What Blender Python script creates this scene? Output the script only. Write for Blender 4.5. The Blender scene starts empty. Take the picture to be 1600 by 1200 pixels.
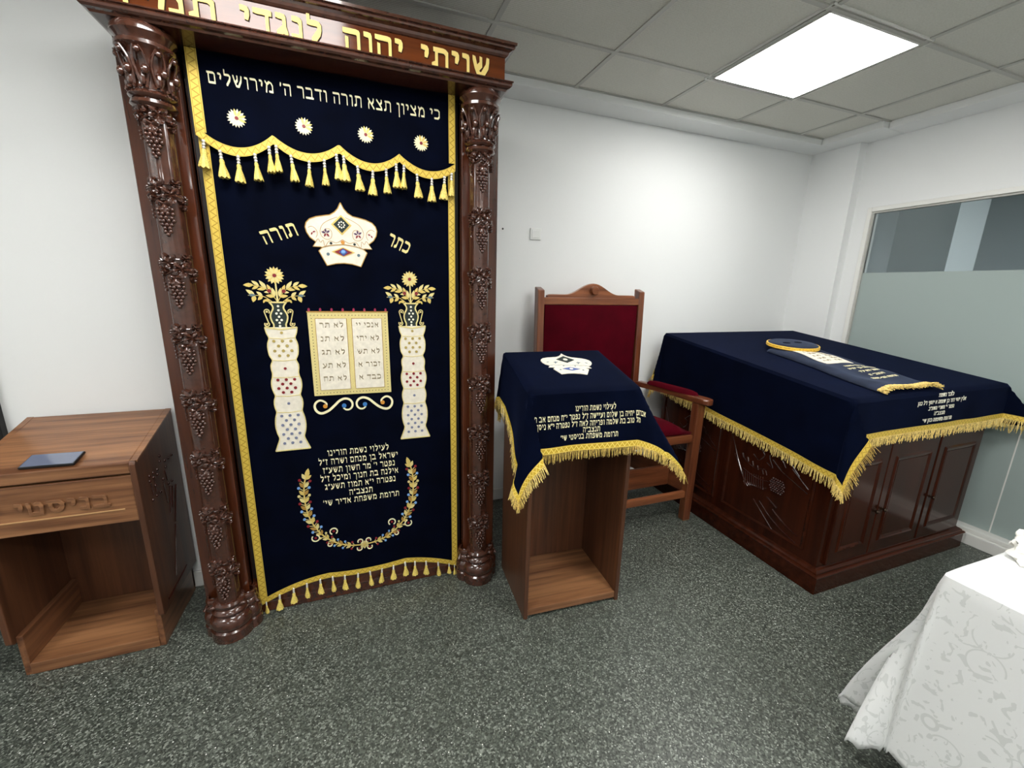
import bpy, bmesh, math, random
from mathutils import Vector, Matrix
random.seed(7)
PI = math.pi
S = bpy.context.scene
COL = S.collection

# ------------------------------------------------------------------ camera, world, lights, exposure
CAM_H = 1.5
YAW, PITCH, ROLL = math.radians(20.53), math.radians(13.17), math.radians(1.39)
def add_camera():
    cy, sy, cp, sp, cr, sr = math.cos(YAW), math.sin(YAW), math.cos(PITCH), math.sin(PITCH), math.cos(ROLL), math.sin(ROLL)
    fwd = Vector((sy*cp, cy*cp, -sp)); right = Vector((cy, -sy, 0)); up = right.cross(fwd)
    r2 = right*cr + up*sr; u2 = -right*sr + up*cr; b = -fwd
    cd = bpy.data.cameras.new('camera'); co = bpy.data.objects.new('camera', cd); COL.objects.link(co)
    cd.sensor_width = 36.0; cd.sensor_fit = 'HORIZONTAL'; cd.lens = 649.5/1600*36; cd.clip_start = 0.02; cd.clip_end = 60
    co.matrix_world = Matrix(((r2.x, u2.x, b.x, 0), (r2.y, u2.y, b.y, 0), (r2.z, u2.z, b.z, CAM_H), (0, 0, 0, 1)))
    S.camera = co
add_camera()
S.view_settings.view_transform = 'Standard'; S.view_settings.look = 'None'
S.view_settings.gamma = 1.0; S.view_settings.use_curve_mapping = False
S.view_settings.exposure = 0.92
LIGHT_STRENGTH = 13.0
w = bpy.data.worlds.new('world'); S.world = w; w.use_nodes = True
w.node_tree.nodes['Background'].inputs[0].default_value = (0.8, 0.85, 0.9, 1)
w.node_tree.nodes['Background'].inputs[1].default_value = 0.05
try:
    S.cycles.max_bounces = 8; S.cycles.diffuse_bounces = 5; S.cycles.glossy_bounces = 4
    S.cycles.caustics_reflective = False; S.cycles.caustics_refractive = False
    S.cycles.sample_clamp_indirect = 6.0
except Exception: pass

# ------------------------------------------------------------------ materials
def sr(r, g, b):
    f = lambda c: (c/255/12.92 if c/255 <= 0.04045 else ((c/255+0.055)/1.055)**2.4)
    return (f(r), f(g), f(b), 1)
class NT:
    def __init__(s, name):
        s.m = bpy.data.materials.new(name); s.m.use_nodes = True; s.t = s.m.node_tree
        s.b = s.t.nodes['Principled BSDF']; s.out = s.t.nodes['Material Output']
    def n(s, typ, **kw):
        nd = s.t.nodes.new(typ)
        for k, v in kw.items():
            if k.startswith('i_'):
                key = k[2:]; key = int(key) if key.isdigit() else key.replace('_', ' ')
                nd.inputs[key].default_value = v
            else: setattr(nd, k, v)
        return nd
    def l(s, a, b): s.t.links.new(a, b)
    def ramp(s, src, stops):
        r = s.n('ShaderNodeValToRGB'); e = r.color_ramp.elements
        while len(e) > 1: e.remove(e[-1])
        e[0].position, e[0].color = stops[0]
        for p, c in stops[1:]:
            x = e.new(p); x.color = c
        s.l(src, r.inputs[0]); return r
    def math(s, op, a, b=None):
        nd = s.n('ShaderNodeMath', operation=op)
        for i, v in ((0, a), (1, b)):
            if v is None: continue
            if isinstance(v, (int, float)): nd.inputs[i].default_value = v
            else: s.l(v, nd.inputs[i])
        return nd.outputs[0]
    def bump(s, h, strength, dist=0.002):
        b = s.n('ShaderNodeBump'); b.inputs['Strength'].default_value = strength; b.inputs['Distance'].default_value = dist
        s.l(h, b.inputs['Height']); s.l(b.outputs[0], s.b.inputs['Normal'])
def plain(name, col, rough=0.6, metal=0.0, sheen=0.0, coat=0.0, spec=0.5, noise=0.0, bump=0.0, nscale=300):
    t = NT(name); b = t.b
    b.inputs['Base Color'].default_value = col; b.inputs['Roughness'].default_value = rough; b.inputs['Metallic'].default_value = metal
    b.inputs['Sheen Weight'].default_value = sheen; b.inputs['Coat Weight'].default_value = coat; b.inputs['Specular IOR Level'].default_value = spec
    if sheen:
        b.inputs['Sheen Roughness'].default_value = 0.4; mxc = max(col[:3]); b.inputs['Sheen Tint'].default_value = tuple(0.15+0.85*c/mxc for c in col[:3])+(1,)
    if noise or bump:
        tc = t.n('ShaderNodeTexCoord'); nz = t.n('ShaderNodeTexNoise', i_Scale=nscale, i_Detail=3.0); t.l(tc.outputs['Object'], nz.inputs['Vector'])
        if noise:
            k = lambda f: tuple(min(1, c*f) for c in col[:3])+(1,)
            r = t.ramp(nz.outputs[0], [(0.3, k(1-noise)), (0.7, k(1+noise))]); t.l(r.outputs[0], b.inputs['Base Color'])
        if bump: t.bump(nz.outputs[0], bump)
    return t.m
def wood(name, light, dark, axis='z', rough=0.25, coat=0.0, spec=0.5, grain=1.0, fine=60.0, stretch=14.0):
    t = NT(name); tc = t.n('ShaderNodeTexCoord'); mp = t.n('ShaderNodeMapping')
    sc = {'x': (1/stretch, 1, 1), 'y': (1, 1/stretch, 1), 'z': (1, 1, 1/stretch)}[axis]
    mp.inputs['Scale'].default_value = sc
    t.l(tc.outputs['Object'], mp.inputs['Vector'])
    n1 = t.n('ShaderNodeTexNoise', i_Scale=fine, i_Detail=4.0, i_Roughness=0.6); n2 = t.n('ShaderNodeTexNoise', i_Scale=fine*0.2, i_Detail=2.0)
    t.l(mp.outputs[0], n1.inputs['Vector']); t.l(mp.outputs[0], n2.inputs['Vector'])
    mx = t.math('ADD', t.math('MULTIPLY', n1.outputs[0], 0.55), t.math('MULTIPLY', n2.outputs[0], 0.45))
    mid = tuple((a+b)/2 for a, b in zip(light, dark))
    g = 0.11/grain
    r = t.ramp(mx, [(0.5-g, dark), (0.5, mid), (0.5+g, light)]); t.l(r.outputs[0], t.b.inputs['Base Color'])
    t.b.inputs['Roughness'].default_value = rough; t.b.inputs['Coat Weight'].default_value = coat; t.b.inputs['Coat Roughness'].default_value = 0.08
    t.b.inputs['Specular IOR Level'].default_value = spec
    return t.m
MAH_L, MAH_D = sr(90, 44, 22), sr(46, 19, 10)
mah_z = wood('polished mahogany upright', MAH_L, MAH_D, 'z', 0.22, 0.6, grain=0.7, fine=28)
mah_x = wood('polished mahogany lengthwise', sr(112, 58, 26), sr(66, 28, 12), 'x', 0.14, 0.0, spec=0.38, grain=0.7, fine=28)
mah_y = wood('polished mahogany crosswise', MAH_L, MAH_D, 'y', 0.22, 0.6, grain=0.7, fine=28)
carved = plain('carved lacquered wood', sr(68, 38, 27), 0.2, coat=0.6, noise=0.25, nscale=40)
recess_m = plain('near-black door wood', sr(20, 9, 7), 0.5)  # one even near-black colour for the doors behind the curtain
carved_dark = plain('carved dark lacquered wood', sr(52, 20, 14), 0.18, coat=0.6, noise=0.2, nscale=40)
bim_x = wood('dark bimah wood lengthwise', sr(66, 29, 15), sr(36, 14, 7), 'x', 0.15, 0.0, spec=0.2, grain=0.6, fine=24)
bim_z = wood('dark bimah wood upright', sr(66, 29, 15), sr(36, 14, 7), 'z', 0.15, 0.0, spec=0.2, grain=0.6, fine=24)
bim_y = wood('dark bimah wood crosswise', sr(66, 29, 15), sr(36, 14, 7), 'y', 0.15, 0.0, spec=0.2, grain=0.6, fine=24)
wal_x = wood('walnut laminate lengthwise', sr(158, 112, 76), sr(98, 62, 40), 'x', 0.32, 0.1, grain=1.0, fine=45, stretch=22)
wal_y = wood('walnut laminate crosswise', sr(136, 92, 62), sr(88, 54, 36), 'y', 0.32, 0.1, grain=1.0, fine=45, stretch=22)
wal_z = wood('walnut laminate upright shaded', sr(98, 61, 40), sr(64, 38, 25), 'z', 0.34, 0.1, grain=0.9, fine=45, stretch=22)  # shade of the side faces put into this darker copy of the laminate
chr_x = wood('varnished chair wood lengthwise', sr(140, 84, 52), sr(92, 48, 28), 'x', 0.28, 0.3, fine=40)
chr_y = wood('varnished chair wood crosswise', sr(128, 74, 46), sr(84, 42, 26), 'y', 0.28, 0.3, fine=40)
chr_z = wood('varnished chair wood upright', sr(132, 78, 48), sr(88, 44, 27), 'z', 0.28, 0.3, fine=40)
velvet = plain('navy velvet', (0.0007, 0.0016, 0.0068, 1), 0.85, sheen=0.015, spec=0.04, noise=0.35, nscale=9)
velvet_soft = plain('navy velvet cover', (0.0012, 0.0026, 0.0105, 1), 0.85, sheen=0.05, spec=0.03, noise=0.25, nscale=7)
mantle_blue = plain('slate blue velvet', sr(30, 37, 54), 0.8, sheen=0.15, spec=0.2, noise=0.3, nscale=12)
red_velvet = plain('crimson velvet', sr(66, 0, 12), 0.85, sheen=0.06, spec=0.06, noise=0.2, nscale=8)
satin = plain('ivory satin', sr(226, 219, 203), 0.5, sheen=0.1, noise=0.07, nscale=60, bump=0.2)
cream_thread = plain('cream embroidery thread', sr(240, 232, 190), 0.5, noise=0.08, nscale=400)
white_thread = plain('white embroidery thread', sr(236, 232, 214), 0.5)
gold_thread = plain('gold embroidery thread', sr(218, 192, 108), 0.42, metal=0.15, noise=0.18, nscale=350, bump=0.3)
pale_gold = plain('pale gold thread', sr(222, 206, 140), 0.42, metal=0.1, noise=0.12, nscale=350)
bronze_thread = plain('bronze embroidery thread', sr(176, 136, 66), 0.42, metal=0.2, noise=0.15, nscale=350)
gold_paint = plain('gold leaf lettering', sr(232, 206, 126), 0.6, spec=0.15)
ink_edge = plain('dark letter edge', sr(34, 16, 8), 0.6, spec=0.1)
red_dot = plain('red bead', sr(128, 24, 34), 0.35); blue_dot = plain('blue bead', sr(58, 120, 190), 0.35)
purple_dot = plain('violet bead', sr(74, 42, 86), 0.4); grey_dot = plain('steel grey bead', sr(118, 124, 150), 0.35)
olive_dot = plain('olive gold bead', sr(170, 150, 80), 0.35); green_patch = plain('dark green velvet patch', sr(22, 36, 34), 0.7)
orange_dot = plain('amber bead', sr(206, 140, 50), 0.35); slate_thread = plain('slate thread', sr(92, 112, 120), 0.5)
tablet_ink = plain('olive stitched lettering', sr(134, 122, 92), 0.6)
dark_line = plain('dark stitched line', sr(96, 84, 60), 0.6)
sky_dot = plain('light blue bead', sr(120, 165, 225), 0.3)
bead = plain('silver bead', sr(225, 222, 214), 0.25, metal=0.4)
fringe_m = plain('gold fringe thread', sr(224, 192, 112), 0.5, noise=0.45, nscale=150)
tassel_m = plain('gold tassel thread', sr(232, 200, 104), 0.5, noise=0.4, nscale=220)
white_paint = None
def wall_mat():
    t = NT('white wall paint'); tc = t.n('ShaderNodeTexCoord'); nz = t.n('ShaderNodeTexNoise', i_Scale=70.0, i_Detail=4.0); t.l(tc.outputs['Object'], nz.inputs['Vector'])
    t.b.inputs['Base Color'].default_value = sr(228, 230, 230); t.b.inputs['Roughness'].default_value = 0.55
    t.bump(nz.outputs[0], 0.08, 0.001); return t.m
wallm = wall_mat()
trimm = plain('white gloss trim paint', sr(226, 226, 222), 0.35)
def ceil_mat():
    t = NT('mineral fibre ceiling tile'); tc = t.n('ShaderNodeTexCoord'); nz = t.n('ShaderNodeTexNoise', i_Scale=160.0, i_Detail=2.0); t.l(tc.outputs['Object'], nz.inputs['Vector'])
    wv = t.n('ShaderNodeTexWave', i_Scale=38.0, i_Distortion=0.6); wv.bands_direction = 'DIAGONAL'; t.l(tc.outputs['Object'], wv.inputs['Vector'])
    ad = t.math('ADD', nz.outputs[0], t.math('MULTIPLY', wv.outputs[1], 0.5))
    r = t.ramp(ad, [(0.35, sr(198, 197, 189)), (1.0, sr(216, 215, 207))]); t.l(r.outputs[0], t.b.inputs['Base Color']); t.b.inputs['Roughness'].default_value = 0.9
    t.bump(ad, 0.3, 0.002); return t.m
ceilm = ceil_mat()
gridm = plain('painted ceiling grid metal', sr(180, 180, 174), 0.4)
def floor_mat():
    t = NT('speckled dark floor'); tc = t.n('ShaderNodeTexCoord')
    v = t.n('ShaderNodeTexVoronoi', i_Scale=190.0); v.inputs['Randomness'].default_value = 1.0; t.l(tc.outputs['Object'], v.inputs['Vector'])
    sp = t.n('ShaderNodeSeparateColor'); t.l(v.outputs['Color'], sp.inputs[0])
    v2 = t.n('ShaderNodeTexVoronoi', i_Scale=75.0); t.l(tc.outputs['Object'], v2.inputs['Vector'])
    s2 = t.n('ShaderNodeSeparateColor'); t.l(v2.outputs['Color'], s2.inputs[0])
    base = t.ramp(sp.outputs[0], [(0.0, sr(36, 40, 36)), (0.45, sr(66, 71, 65)), (0.8, sr(92, 98, 90)), (0.95, sr(132, 138, 130))])
    d = t.math('LESS_THAN', v2.outputs['Distance'], 0.16); pick = t.math('GREATER_THAN', s2.outputs[1], 0.9)
    fl = t.math('MULTIPLY', d, pick)
    mx = t.n('ShaderNodeMix', data_type='RGBA'); t.l(fl, mx.inputs[0]); t.l(base.outputs[0], mx.inputs[6]); mx.inputs[7].default_value = sr(225, 228, 222)
    nz = t.n('ShaderNodeTexNoise', i_Scale=2.5, i_Detail=3.0); t.l(tc.outputs['Object'], nz.inputs['Vector'])
    t.l(mx.outputs[2], t.b.inputs['Base Color'])
    rr = t.n('ShaderNodeMapRange'); rr.inputs['To Min'].default_value = 0.3; rr.inputs['To Max'].default_value = 0.44; t.l(nz.outputs[0], rr.inputs[0]); t.l(rr.outputs[0], t.b.inputs['Roughness'])
    t.b.inputs['Specular IOR Level'].default_value = 0.5
    return t.m
floorm = floor_mat()
def braid_mat(name, base, line, step):
    t = NT(name); uv = t.n('ShaderNodeUVMap'); sx = t.n('ShaderNodeSeparateXYZ'); t.l(uv.outputs[0], sx.inputs[0])
    tri = t.math('PINGPONG', t.math('DIVIDE', sx.outputs[0], step), 1.0)
    tri = t.math('ADD', t.math('MULTIPLY', tri, 0.6), 0.2)
    dd = t.math('ABSOLUTE', t.math('SUBTRACT', sx.outputs[1], tri))
    zz = t.math('LESS_THAN', dd, 0.085)
    e = t.math('ABSOLUTE', t.math('SUBTRACT', sx.outputs[1], 0.5)); ed = t.math('MULTIPLY', t.math('GREATER_THAN', e, 0.36), t.math('LESS_THAN', e, 0.42))
    k = t.math('MAXIMUM', zz, ed)
    tc = t.n('ShaderNodeTexCoord'); nz = t.n('ShaderNodeTexNoise', i_Scale=500.0); t.l(tc.outputs['Object'], nz.inputs['Vector'])
    r = t.ramp(nz.outputs[0], [(0.3, tuple(c*0.72 for c in base[:3])+(1,)), (0.7, base)])
    mx = t.n('ShaderNodeMix', data_type='RGBA'); t.l(k, mx.inputs[0]); t.l(r.outputs[0], mx.inputs[6]); mx.inputs[7].default_value = line
    t.l(mx.outputs[2], t.b.inputs['Base Color']); t.b.inputs['Roughness'].default_value = 0.42; t.b.inputs['Metallic'].default_value = 0.15
    t.bump(nz.outputs[0], 0.35, 0.001); return t.m
braid = braid_mat('gold braid with zigzag', sr(238, 206, 88), sr(176, 138, 40), 0.013)
braid_pale = braid_mat('gold braid with pale zigzag', sr(222, 184, 52), sr(252, 232, 130), 0.012)
def emit_mat(name, col, s):
    t = NT(name); t.b.inputs['Base Color'].default_value = (0.9, 0.9, 0.9, 1); t.b.inputs['Emission Color'].default_value = col; t.b.inputs['Emission Strength'].default_value = s; return t.m
lampm = emit_mat('lit ceiling diffuser', (1.0, 0.985, 0.95, 1), LIGHT_STRENGTH)
lamp_dim = emit_mat('dimmed lit ceiling diffuser', (1.0, 0.985, 0.95, 1), LIGHT_STRENGTH*0.72)  # emission lowered to soften the hot spot on the back wall
def clear_glass():
    t = NT('clear partition glass'); tr = t.n('ShaderNodeBsdfTransparent'); tr.inputs[0].default_value = (0.86, 0.91, 0.92, 1)
    gl = t.n('ShaderNodeBsdfGlossy'); gl.inputs['Roughness'].default_value = 0.02; gl.inputs[0].default_value = (0.9, 0.95, 0.95, 1)
    fr = t.n('ShaderNodeFresnel'); fr.inputs[0].default_value = 1.5; mx = t.n('ShaderNodeMixShader')
    t.l(fr.outputs[0], mx.inputs[0]); t.l(tr.outputs[0], mx.inputs[1]); t.l(gl.outputs[0], mx.inputs[2]); t.l(mx.outputs[0], t.out.inputs[0]); return t.m
glassm = clear_glass()
def frost_mat():
    t = NT('frosted privacy film'); t.b.inputs['Base Color'].default_value = sr(182, 196, 193); t.b.inputs['Roughness'].default_value = 0.28
    tl = t.n('ShaderNodeBsdfTranslucent'); tl.inputs[0].default_value = sr(150, 165, 165); mx = t.n('ShaderNodeMixShader'); mx.inputs[0].default_value = 0.3
    t.l(t.b.outputs[0], mx.inputs[1]); t.l(tl.outputs[0], mx.inputs[2]); t.l(mx.outputs[0], t.out.inputs[0]); return t.m
frostm = frost_mat()
def damask():
    t = NT('white damask cloth'); tc = t.n('ShaderNodeTexCoord'); mp = t.n('ShaderNodeMapping'); t.l(tc.outputs['UV'], mp.inputs[0])
    v = t.n('ShaderNodeTexVoronoi', i_Scale=11.0); v.feature = 'F1'; t.l(mp.outputs[0], v.inputs['Vector'])
    n0 = t.n('ShaderNodeTexNoise', i_Scale=9.0, i_Detail=1.0); t.l(mp.outputs[0], n0.inputs['Vector'])
    ring = t.math('ABSOLUTE', t.math('SUBTRACT', v.outputs['Distance'], 0.42)); ring = t.math('MULTIPLY', t.math('LESS_THAN', ring, 0.02), t.math('GREATER_THAN', n0.outputs[0], 0.5))
    n = t.n('ShaderNodeTexNoise', i_Scale=30.0, i_Detail=2.0, i_Distortion=1.2); t.l(mp.outputs[0], n.inputs['Vector']); leaf = t.math('GREATER_THAN', n.outputs[0], 0.6)
    k = t.math('MAXIMUM', ring, leaf)
    mx = t.n('ShaderNodeMix', data_type='RGBA'); t.l(k, mx.inputs[0]); mx.inputs[6].default_value = sr(232, 234, 234); mx.inputs[7].default_value = sr(214, 217, 216)
    t.l(mx.outputs[2], t.b.inputs['Base Color'])
    r = t.n('ShaderNodeMapRange'); r.inputs['To Min'].default_value = 0.36; r.inputs['To Max'].default_value = 0.6; t.l(k, r.inputs[0]); t.l(r.outputs[0], t.b.inputs['Roughness'])
    t.b.inputs['Sheen Weight'].default_value = 0.1
    t.bump(k, 0.25, 0.001); return t.m
damaskm = damask()
black_m = plain('matte black board', sr(16, 15, 15), 0.5)
phone_case = plain('black phone case', sr(18, 18, 22), 0.35); 
screenm = plain('glass screen with painted reflection', sr(104, 112, 134), 0.08, coat=1.0)  # grey-blue base paints in the room's reflection on the glass
switchm = plain('white switch plastic', sr(226, 228, 226), 0.3)
linen = plain('white crumpled cloth', sr(236, 235, 228), 0.7, sheen=0.1)
steel = plain('dark bronze knob', sr(54, 40, 28), 0.25, metal=0.7)
pad_m = plain('furniture glide', sr(120, 110, 90), 0.6)
officem = plain('grey office wall paint', sr(196, 202, 206), 0.6)

# ------------------------------------------------------------------ mesh builder
ORG = {}
class MB:
    def __init__(s): s.v = []; s.f = []; s.fm = []; s.uv = {}; s.m = 0
    def add(s, vs, fs, uvs=None):
        o = len(s.v); s.v += [tuple(p) for p in vs]
        for k, f in enumerate(fs):
            s.f.append(tuple(i+o for i in f)); s.fm.append(s.m)
            if uvs: s.uv[len(s.f)-1] = [uvs[i] for i in f]
    def box(s, x0, x1, y0, y1, z0, z1):
        s.hexa([(x0, y0, z0), (x1, y0, z0), (x1, y1, z0), (x0, y1, z0), (x0, y0, z1), (x1, y0, z1), (x1, y1, z1), (x0, y1, z1)])
    def hexa(s, p): s.add(p, [(3, 2, 1, 0), (4, 5, 6, 7), (0, 1, 5, 4), (1, 2, 6, 5), (2, 3, 7, 6), (3, 0, 4, 7)])
    def prism(s, poly, fn, t0, t1):
        """poly 2D; fn(a,b,t)->3D; t0 back depth, t1 front depth"""
        n = len(poly)
        area = sum(poly[i][0]*poly[(i+1) % n][1]-poly[(i+1) % n][0]*poly[i][1] for i in range(n))
        if area < 0: poly = poly[::-1]
        vs = [fn(a, b, t0) for a, b in poly]+[fn(a, b, t1) for a, b in poly]
        s.add(vs, [tuple(range(n, 2*n)), tuple(range(n-1, -1, -1))]+[(i, (i+1) % n, n+(i+1) % n, n+i) for i in range(n)])
    def lathe(s, prof, c, seg=32, a0=0.0, a1=2*PI, axis='z'):
        full = abs(a1-a0-2*PI) < 1e-6; cols = seg if full else seg+1; vs = []
        for i in range(cols):
            a = a0+(a1-a0)*i/seg
            for r, h in prof: vs.append((c[0]+r*math.cos(a), c[1]+r*math.sin(a), c[2]+h) if axis == 'z' else (c[0]+r*math.cos(a), c[1]+h, c[2]+r*math.sin(a)))
        n = len(prof); fs = []
        for i in range(seg):
            j = (i+1) % cols
            for k in range(n-1): fs.append((i*n+k, j*n+k, j*n+k+1, i*n+k+1))
        s.add(vs, fs)
    def tube(s, path, r, seg=8, cap=True):
        P = [Vector(p) for p in path]; n = len(P); rs = r if isinstance(r, (list, tuple)) else [r]*n
        up = None; vs = []
        for i in range(n):
            t = (P[min(i+1, n-1)]-P[max(i-1, 0)])
            if t.length < 1e-9: t = Vector((0, 0, 1))
            t.normalize()
            if up is None:
                up = Vector((0, 0, 1)) if abs(t.z) < 0.9 else Vector((1, 0, 0))
            a = t.cross(up); 
            if a.length < 1e-6: a = t.cross(Vector((0, 1, 0)))
            a.normalize(); b = a.cross(t); up = b
            for k in range(seg):
                q = 2*PI*k/seg; vs.append(P[i]+a*(rs[i]*math.cos(q))+b*(rs[i]*math.sin(q)))
        fs = []
        for i in range(n-1):
            for k in range(seg):
                fs.append((i*seg+k, i*seg+(k+1) % seg, (i+1)*seg+(k+1) % seg, (i+1)*seg+k))
        if cap: fs += [tuple(range(seg-1, -1, -1)), tuple(range((n-1)*seg, n*seg))]
        s.add(vs, fs)
    def ball(s, c, r, seg=8, rings=5, sc=(1, 1, 1)):
        vs = [(c[0], c[1], c[2]+r*sc[2])]; fs = []
        for i in range(1, rings):
            th = PI*i/rings
            for k in range(seg):
                a = 2*PI*k/seg; vs.append((c[0]+r*sc[0]*math.sin(th)*math.cos(a), c[1]+r*sc[1]*math.sin(th)*math.sin(a), c[2]+r*sc[2]*math.cos(th)))
        vs.append((c[0], c[1], c[2]-r*sc[2])); L = len(vs)-1
        for k in range(seg):
            fs.append((0, 1+k, 1+(k+1) % seg)); fs.append((L, L-seg+(k+1) % seg, L-seg+k))
        for i in range(rings-2):
            for k in range(seg): fs.append((1+i*seg+k, 1+(i+1)*seg+k, 1+(i+1)*seg+(k+1) % seg, 1+i*seg+(k+1) % seg))
        s.add(vs, fs)
    def grid(s, pts, nu, nv, uv=None):
        fs = [(i*nv+j, (i+1)*nv+j, (i+1)*nv+j+1, i*nv+j+1) for i in range(nu-1) for j in range(nv-1)]
        s.add(pts, fs, uv)
    def build(s, name, mats, parent=None, bevel=0.0, smooth=False, solid=0.0, sub=0, loc=None, keep=False, segs=2, angle=35):
        if not isinstance(mats, (list, tuple)): mats = [mats]
        org = Vector(ORG.get(parent.name, (0, 0, 0))) if parent is not None and not keep else Vector((0, 0, 0))
        me = bpy.data.meshes.new(name); me.from_pydata([tuple(Vector(p)-org) for p in s.v], [], s.f)
        for m in mats: me.materials.append(m)
        me.polygons.foreach_set('material_index', s.fm)
        if s.uv:
            ul = me.uv_layers.new(name='UVMap')
            for pi, us in s.uv.items():
                for li, u in zip(me.polygons[pi].loop_indices, us): ul.data[li].uv = u
        me.update()
        if smooth: me.polygons.foreach_set('use_smooth', [True]*len(me.polygons))
        o = bpy.data.objects.new(name, me); COL.objects.link(o)
        if parent is not None: o.parent = parent; ORG[o.name] = tuple(org)
        if solid: md = o.modifiers.new('thickness', 'SOLIDIFY'); md.thickness = solid; md.offset = -1
        if bevel:
            md = o.modifiers.new('bevel', 'BEVEL'); md.width = bevel; md.segments = segs; md.limit_method = 'ANGLE'; md.angle_limit = math.radians(angle); md.harden_normals = False
        if sub: md = o.modifiers.new('subdivision', 'SUBSURF'); md.levels = sub; md.render_levels = sub
        if smooth and not sub:
            try: me.set_sharp_from_angle(angle=math.radians(40))
            except Exception: pass
        return o
def tag(o, label, cat, group=None):
    o['label'] = label; o['category'] = cat
    if group: o['group'] = group
    return o
def thing(name, label, cat, loc=(0, 0, 0), rz=0.0, group=None):
    o = bpy.data.objects.new(name, None); COL.objects.link(o); o.location = loc; o.rotation_euler = (0, 0, rz); o.empty_display_size = 0.1
    ORG[o.name] = tuple(loc) if rz == 0 else (0, 0, 0)
    return tag(o, label, cat, group)
def struct(mb, name, mats, **k):
    o = mb.build(name, mats, **k); o['kind'] = 'structure'; return o
def sphere_unit_copy(src, parent, loc):
    c = src.copy(); COL.objects.link(c); c.parent = parent; c.location = loc; return c
def catmull(P, n=6, closed=False):
    out = []; L = len(P); d = len(P[0]); rng = range(L if closed else L-1)
    for i in rng:
        g = lambda k: P[k % L] if closed else P[max(0, min(L-1, k))]
        a, b, c, e = g(i-1), g(i), g(i+1), g(i+2)
        for j in range(n):
            t = j/n; out.append(tuple(0.5*((2*b[k])+(-a[k]+c[k])*t+(2*a[k]-5*b[k]+4*c[k]-e[k])*t*t+(-a[k]+3*b[k]-3*c[k]+e[k])*t**3) for k in range(d)))
    if not closed: out.append(tuple(P[-1]))
    return out

# ------------------------------------------------------------------ Hebrew lettering drawn with a broad nib
G = {
'א': (0.74, [[(.1, .92), (.66, .08)], [(.62, .92), (.6, .72), (.46, .48)], [(.2, .7), (.12, .4), (.14, .08)]]),
'ב': (0.72, [[(.06, .9), (.48, .9), (.56, .78), (.56, .1)], [(.04, .1), (.68, .1)]]),
'ג': (0.5, [[(.1, .9), (.32, .9), (.37, .78), (.36, .4), (.43, .08)], [(.36, .38), (.12, .1)]]),
'ד': (0.66, [[(.05, .9), (.62, .9)], [(.5, .9), (.5, .06)]]),
'ה': (0.7, [[(.05, .9), (.58, .9), (.62, .8), (.62, .06)], [(.14, .52), (.14, .06)]]),
'ו': (0.36, [[(.07, .9), (.24, .9), (.28, .78), (.28, .06)]]),
'ז': (0.42, [[(.05, .93), (.36, .87)], [(.2, .88), (.22, .06)]]),
'ח': (0.7, [[(.05, .9), (.6, .9), (.62, .8), (.62, .06)], [(.14, .9), (.14, .06)]]),
'ט': (0.72, [[(.08, .92), (.12, .6), (.12, .1), (.58, .1), (.63, .6), (.52, .9), (.38, .84)]]),
'י': (0.36, [[(.07, .9), (.22, .9), (.28, .76), (.22, .52)]]),
'כ': (0.66, [[(.06, .9), (.44, .9), (.58, .74), (.58, .26), (.44, .1), (.06, .1)]]),
'ך': (0.62, [[(.05, .9), (.48, .9), (.54, .78), (.54, -.26)]]),
'ל': (0.62, [[(.1, 1.26), (.1, .9), (.46, .9), (.55, .76), (.5, .5), (.26, .08)]]),
'ם': (0.72, [[(.04, .9), (.54, .9), (.62, .8), (.62, .1), (.13, .1), (.13, .86)]]),
'מ': (0.76, [[(.07, .92), (.2, .7), (.12, .06)], [(.22, .72), (.42, .9), (.58, .82), (.68, .6), (.68, .1), (.4, .1)]]),
'נ': (0.46, [[(.1, .9), (.28, .9), (.36, .78), (.36, .1), (.05, .1)]]),
'ן': (0.36, [[(.07, .9), (.24, .9), (.28, .78), (.28, -.26)]]),
'ס': (0.74, [[(.05, .9), (.52, .9), (.66, .6), (.56, .26), (.38, .1), (.2, .26), (.12, .6), (.17, .88)]]),
'ע': (0.7, [[(.08, .9), (.2, .84), (.38, .2)], [(.56, .92), (.62, .76), (.5, .34), (.3, .14), (.06, .04)]]),
'פ': (0.68, [[(.14, .9), (.44, .9), (.58, .74), (.58, .26), (.44, .1), (.06, .1)], [(.14, .9), (.14, .56), (.32, .52)]]),
'ף': (0.64, [[(.14, .9), (.44, .9), (.55, .76), (.55, -.26)], [(.14, .9), (.14, .56), (.32, .52)]]),
'צ': (0.7, [[(.09, .92), (.52, .34), (.6, .1), (.05, .1)], [(.56, .92), (.58, .74), (.38, .52)]]),
'ק': (0.7, [[(.05, .9), (.6, .9), (.6, .62), (.42, .2)], [(.14, .56), (.14, -.26)]]),
'ר': (0.64, [[(.05, .9), (.46, .9), (.55, .76), (.55, .06)]]),
'ש': (0.84, [[(.07, .92), (.16, .5), (.3, .1), (.48, .1), (.7, .56), (.74, .92)], [(.4, .92), (.4, .62), (.24, .4)]]),
'ת': (0.76, [[(.12, .9), (.56, .9), (.67, .78), (.67, .06)], [(.2, .9), (.2, .2), (.05, .1)]]),
"'": (0.2, [[(.12, .98), (.08, .78)]]), '"': (0.34, [[(.12, .98), (.08, .78)], [(.26, .98), (.22, .78)]]), '.': (.2, [[(.1, .1), (.12, .1)]]),
}
def hull(pts):
    pts = sorted(set(pts))
    def half(p):
        h = []
        for q in p:
            while len(h) >= 2 and (h[-1][0]-h[-2][0])*(q[1]-h[-2][1])-(h[-1][1]-h[-2][1])*(q[0]-h[-2][0]) <= 1e-12: h.pop()
            h.append(q)
        return h
    a, b = half(pts), half(pts[::-1]); return a[:-1]+b[:-1]
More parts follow.
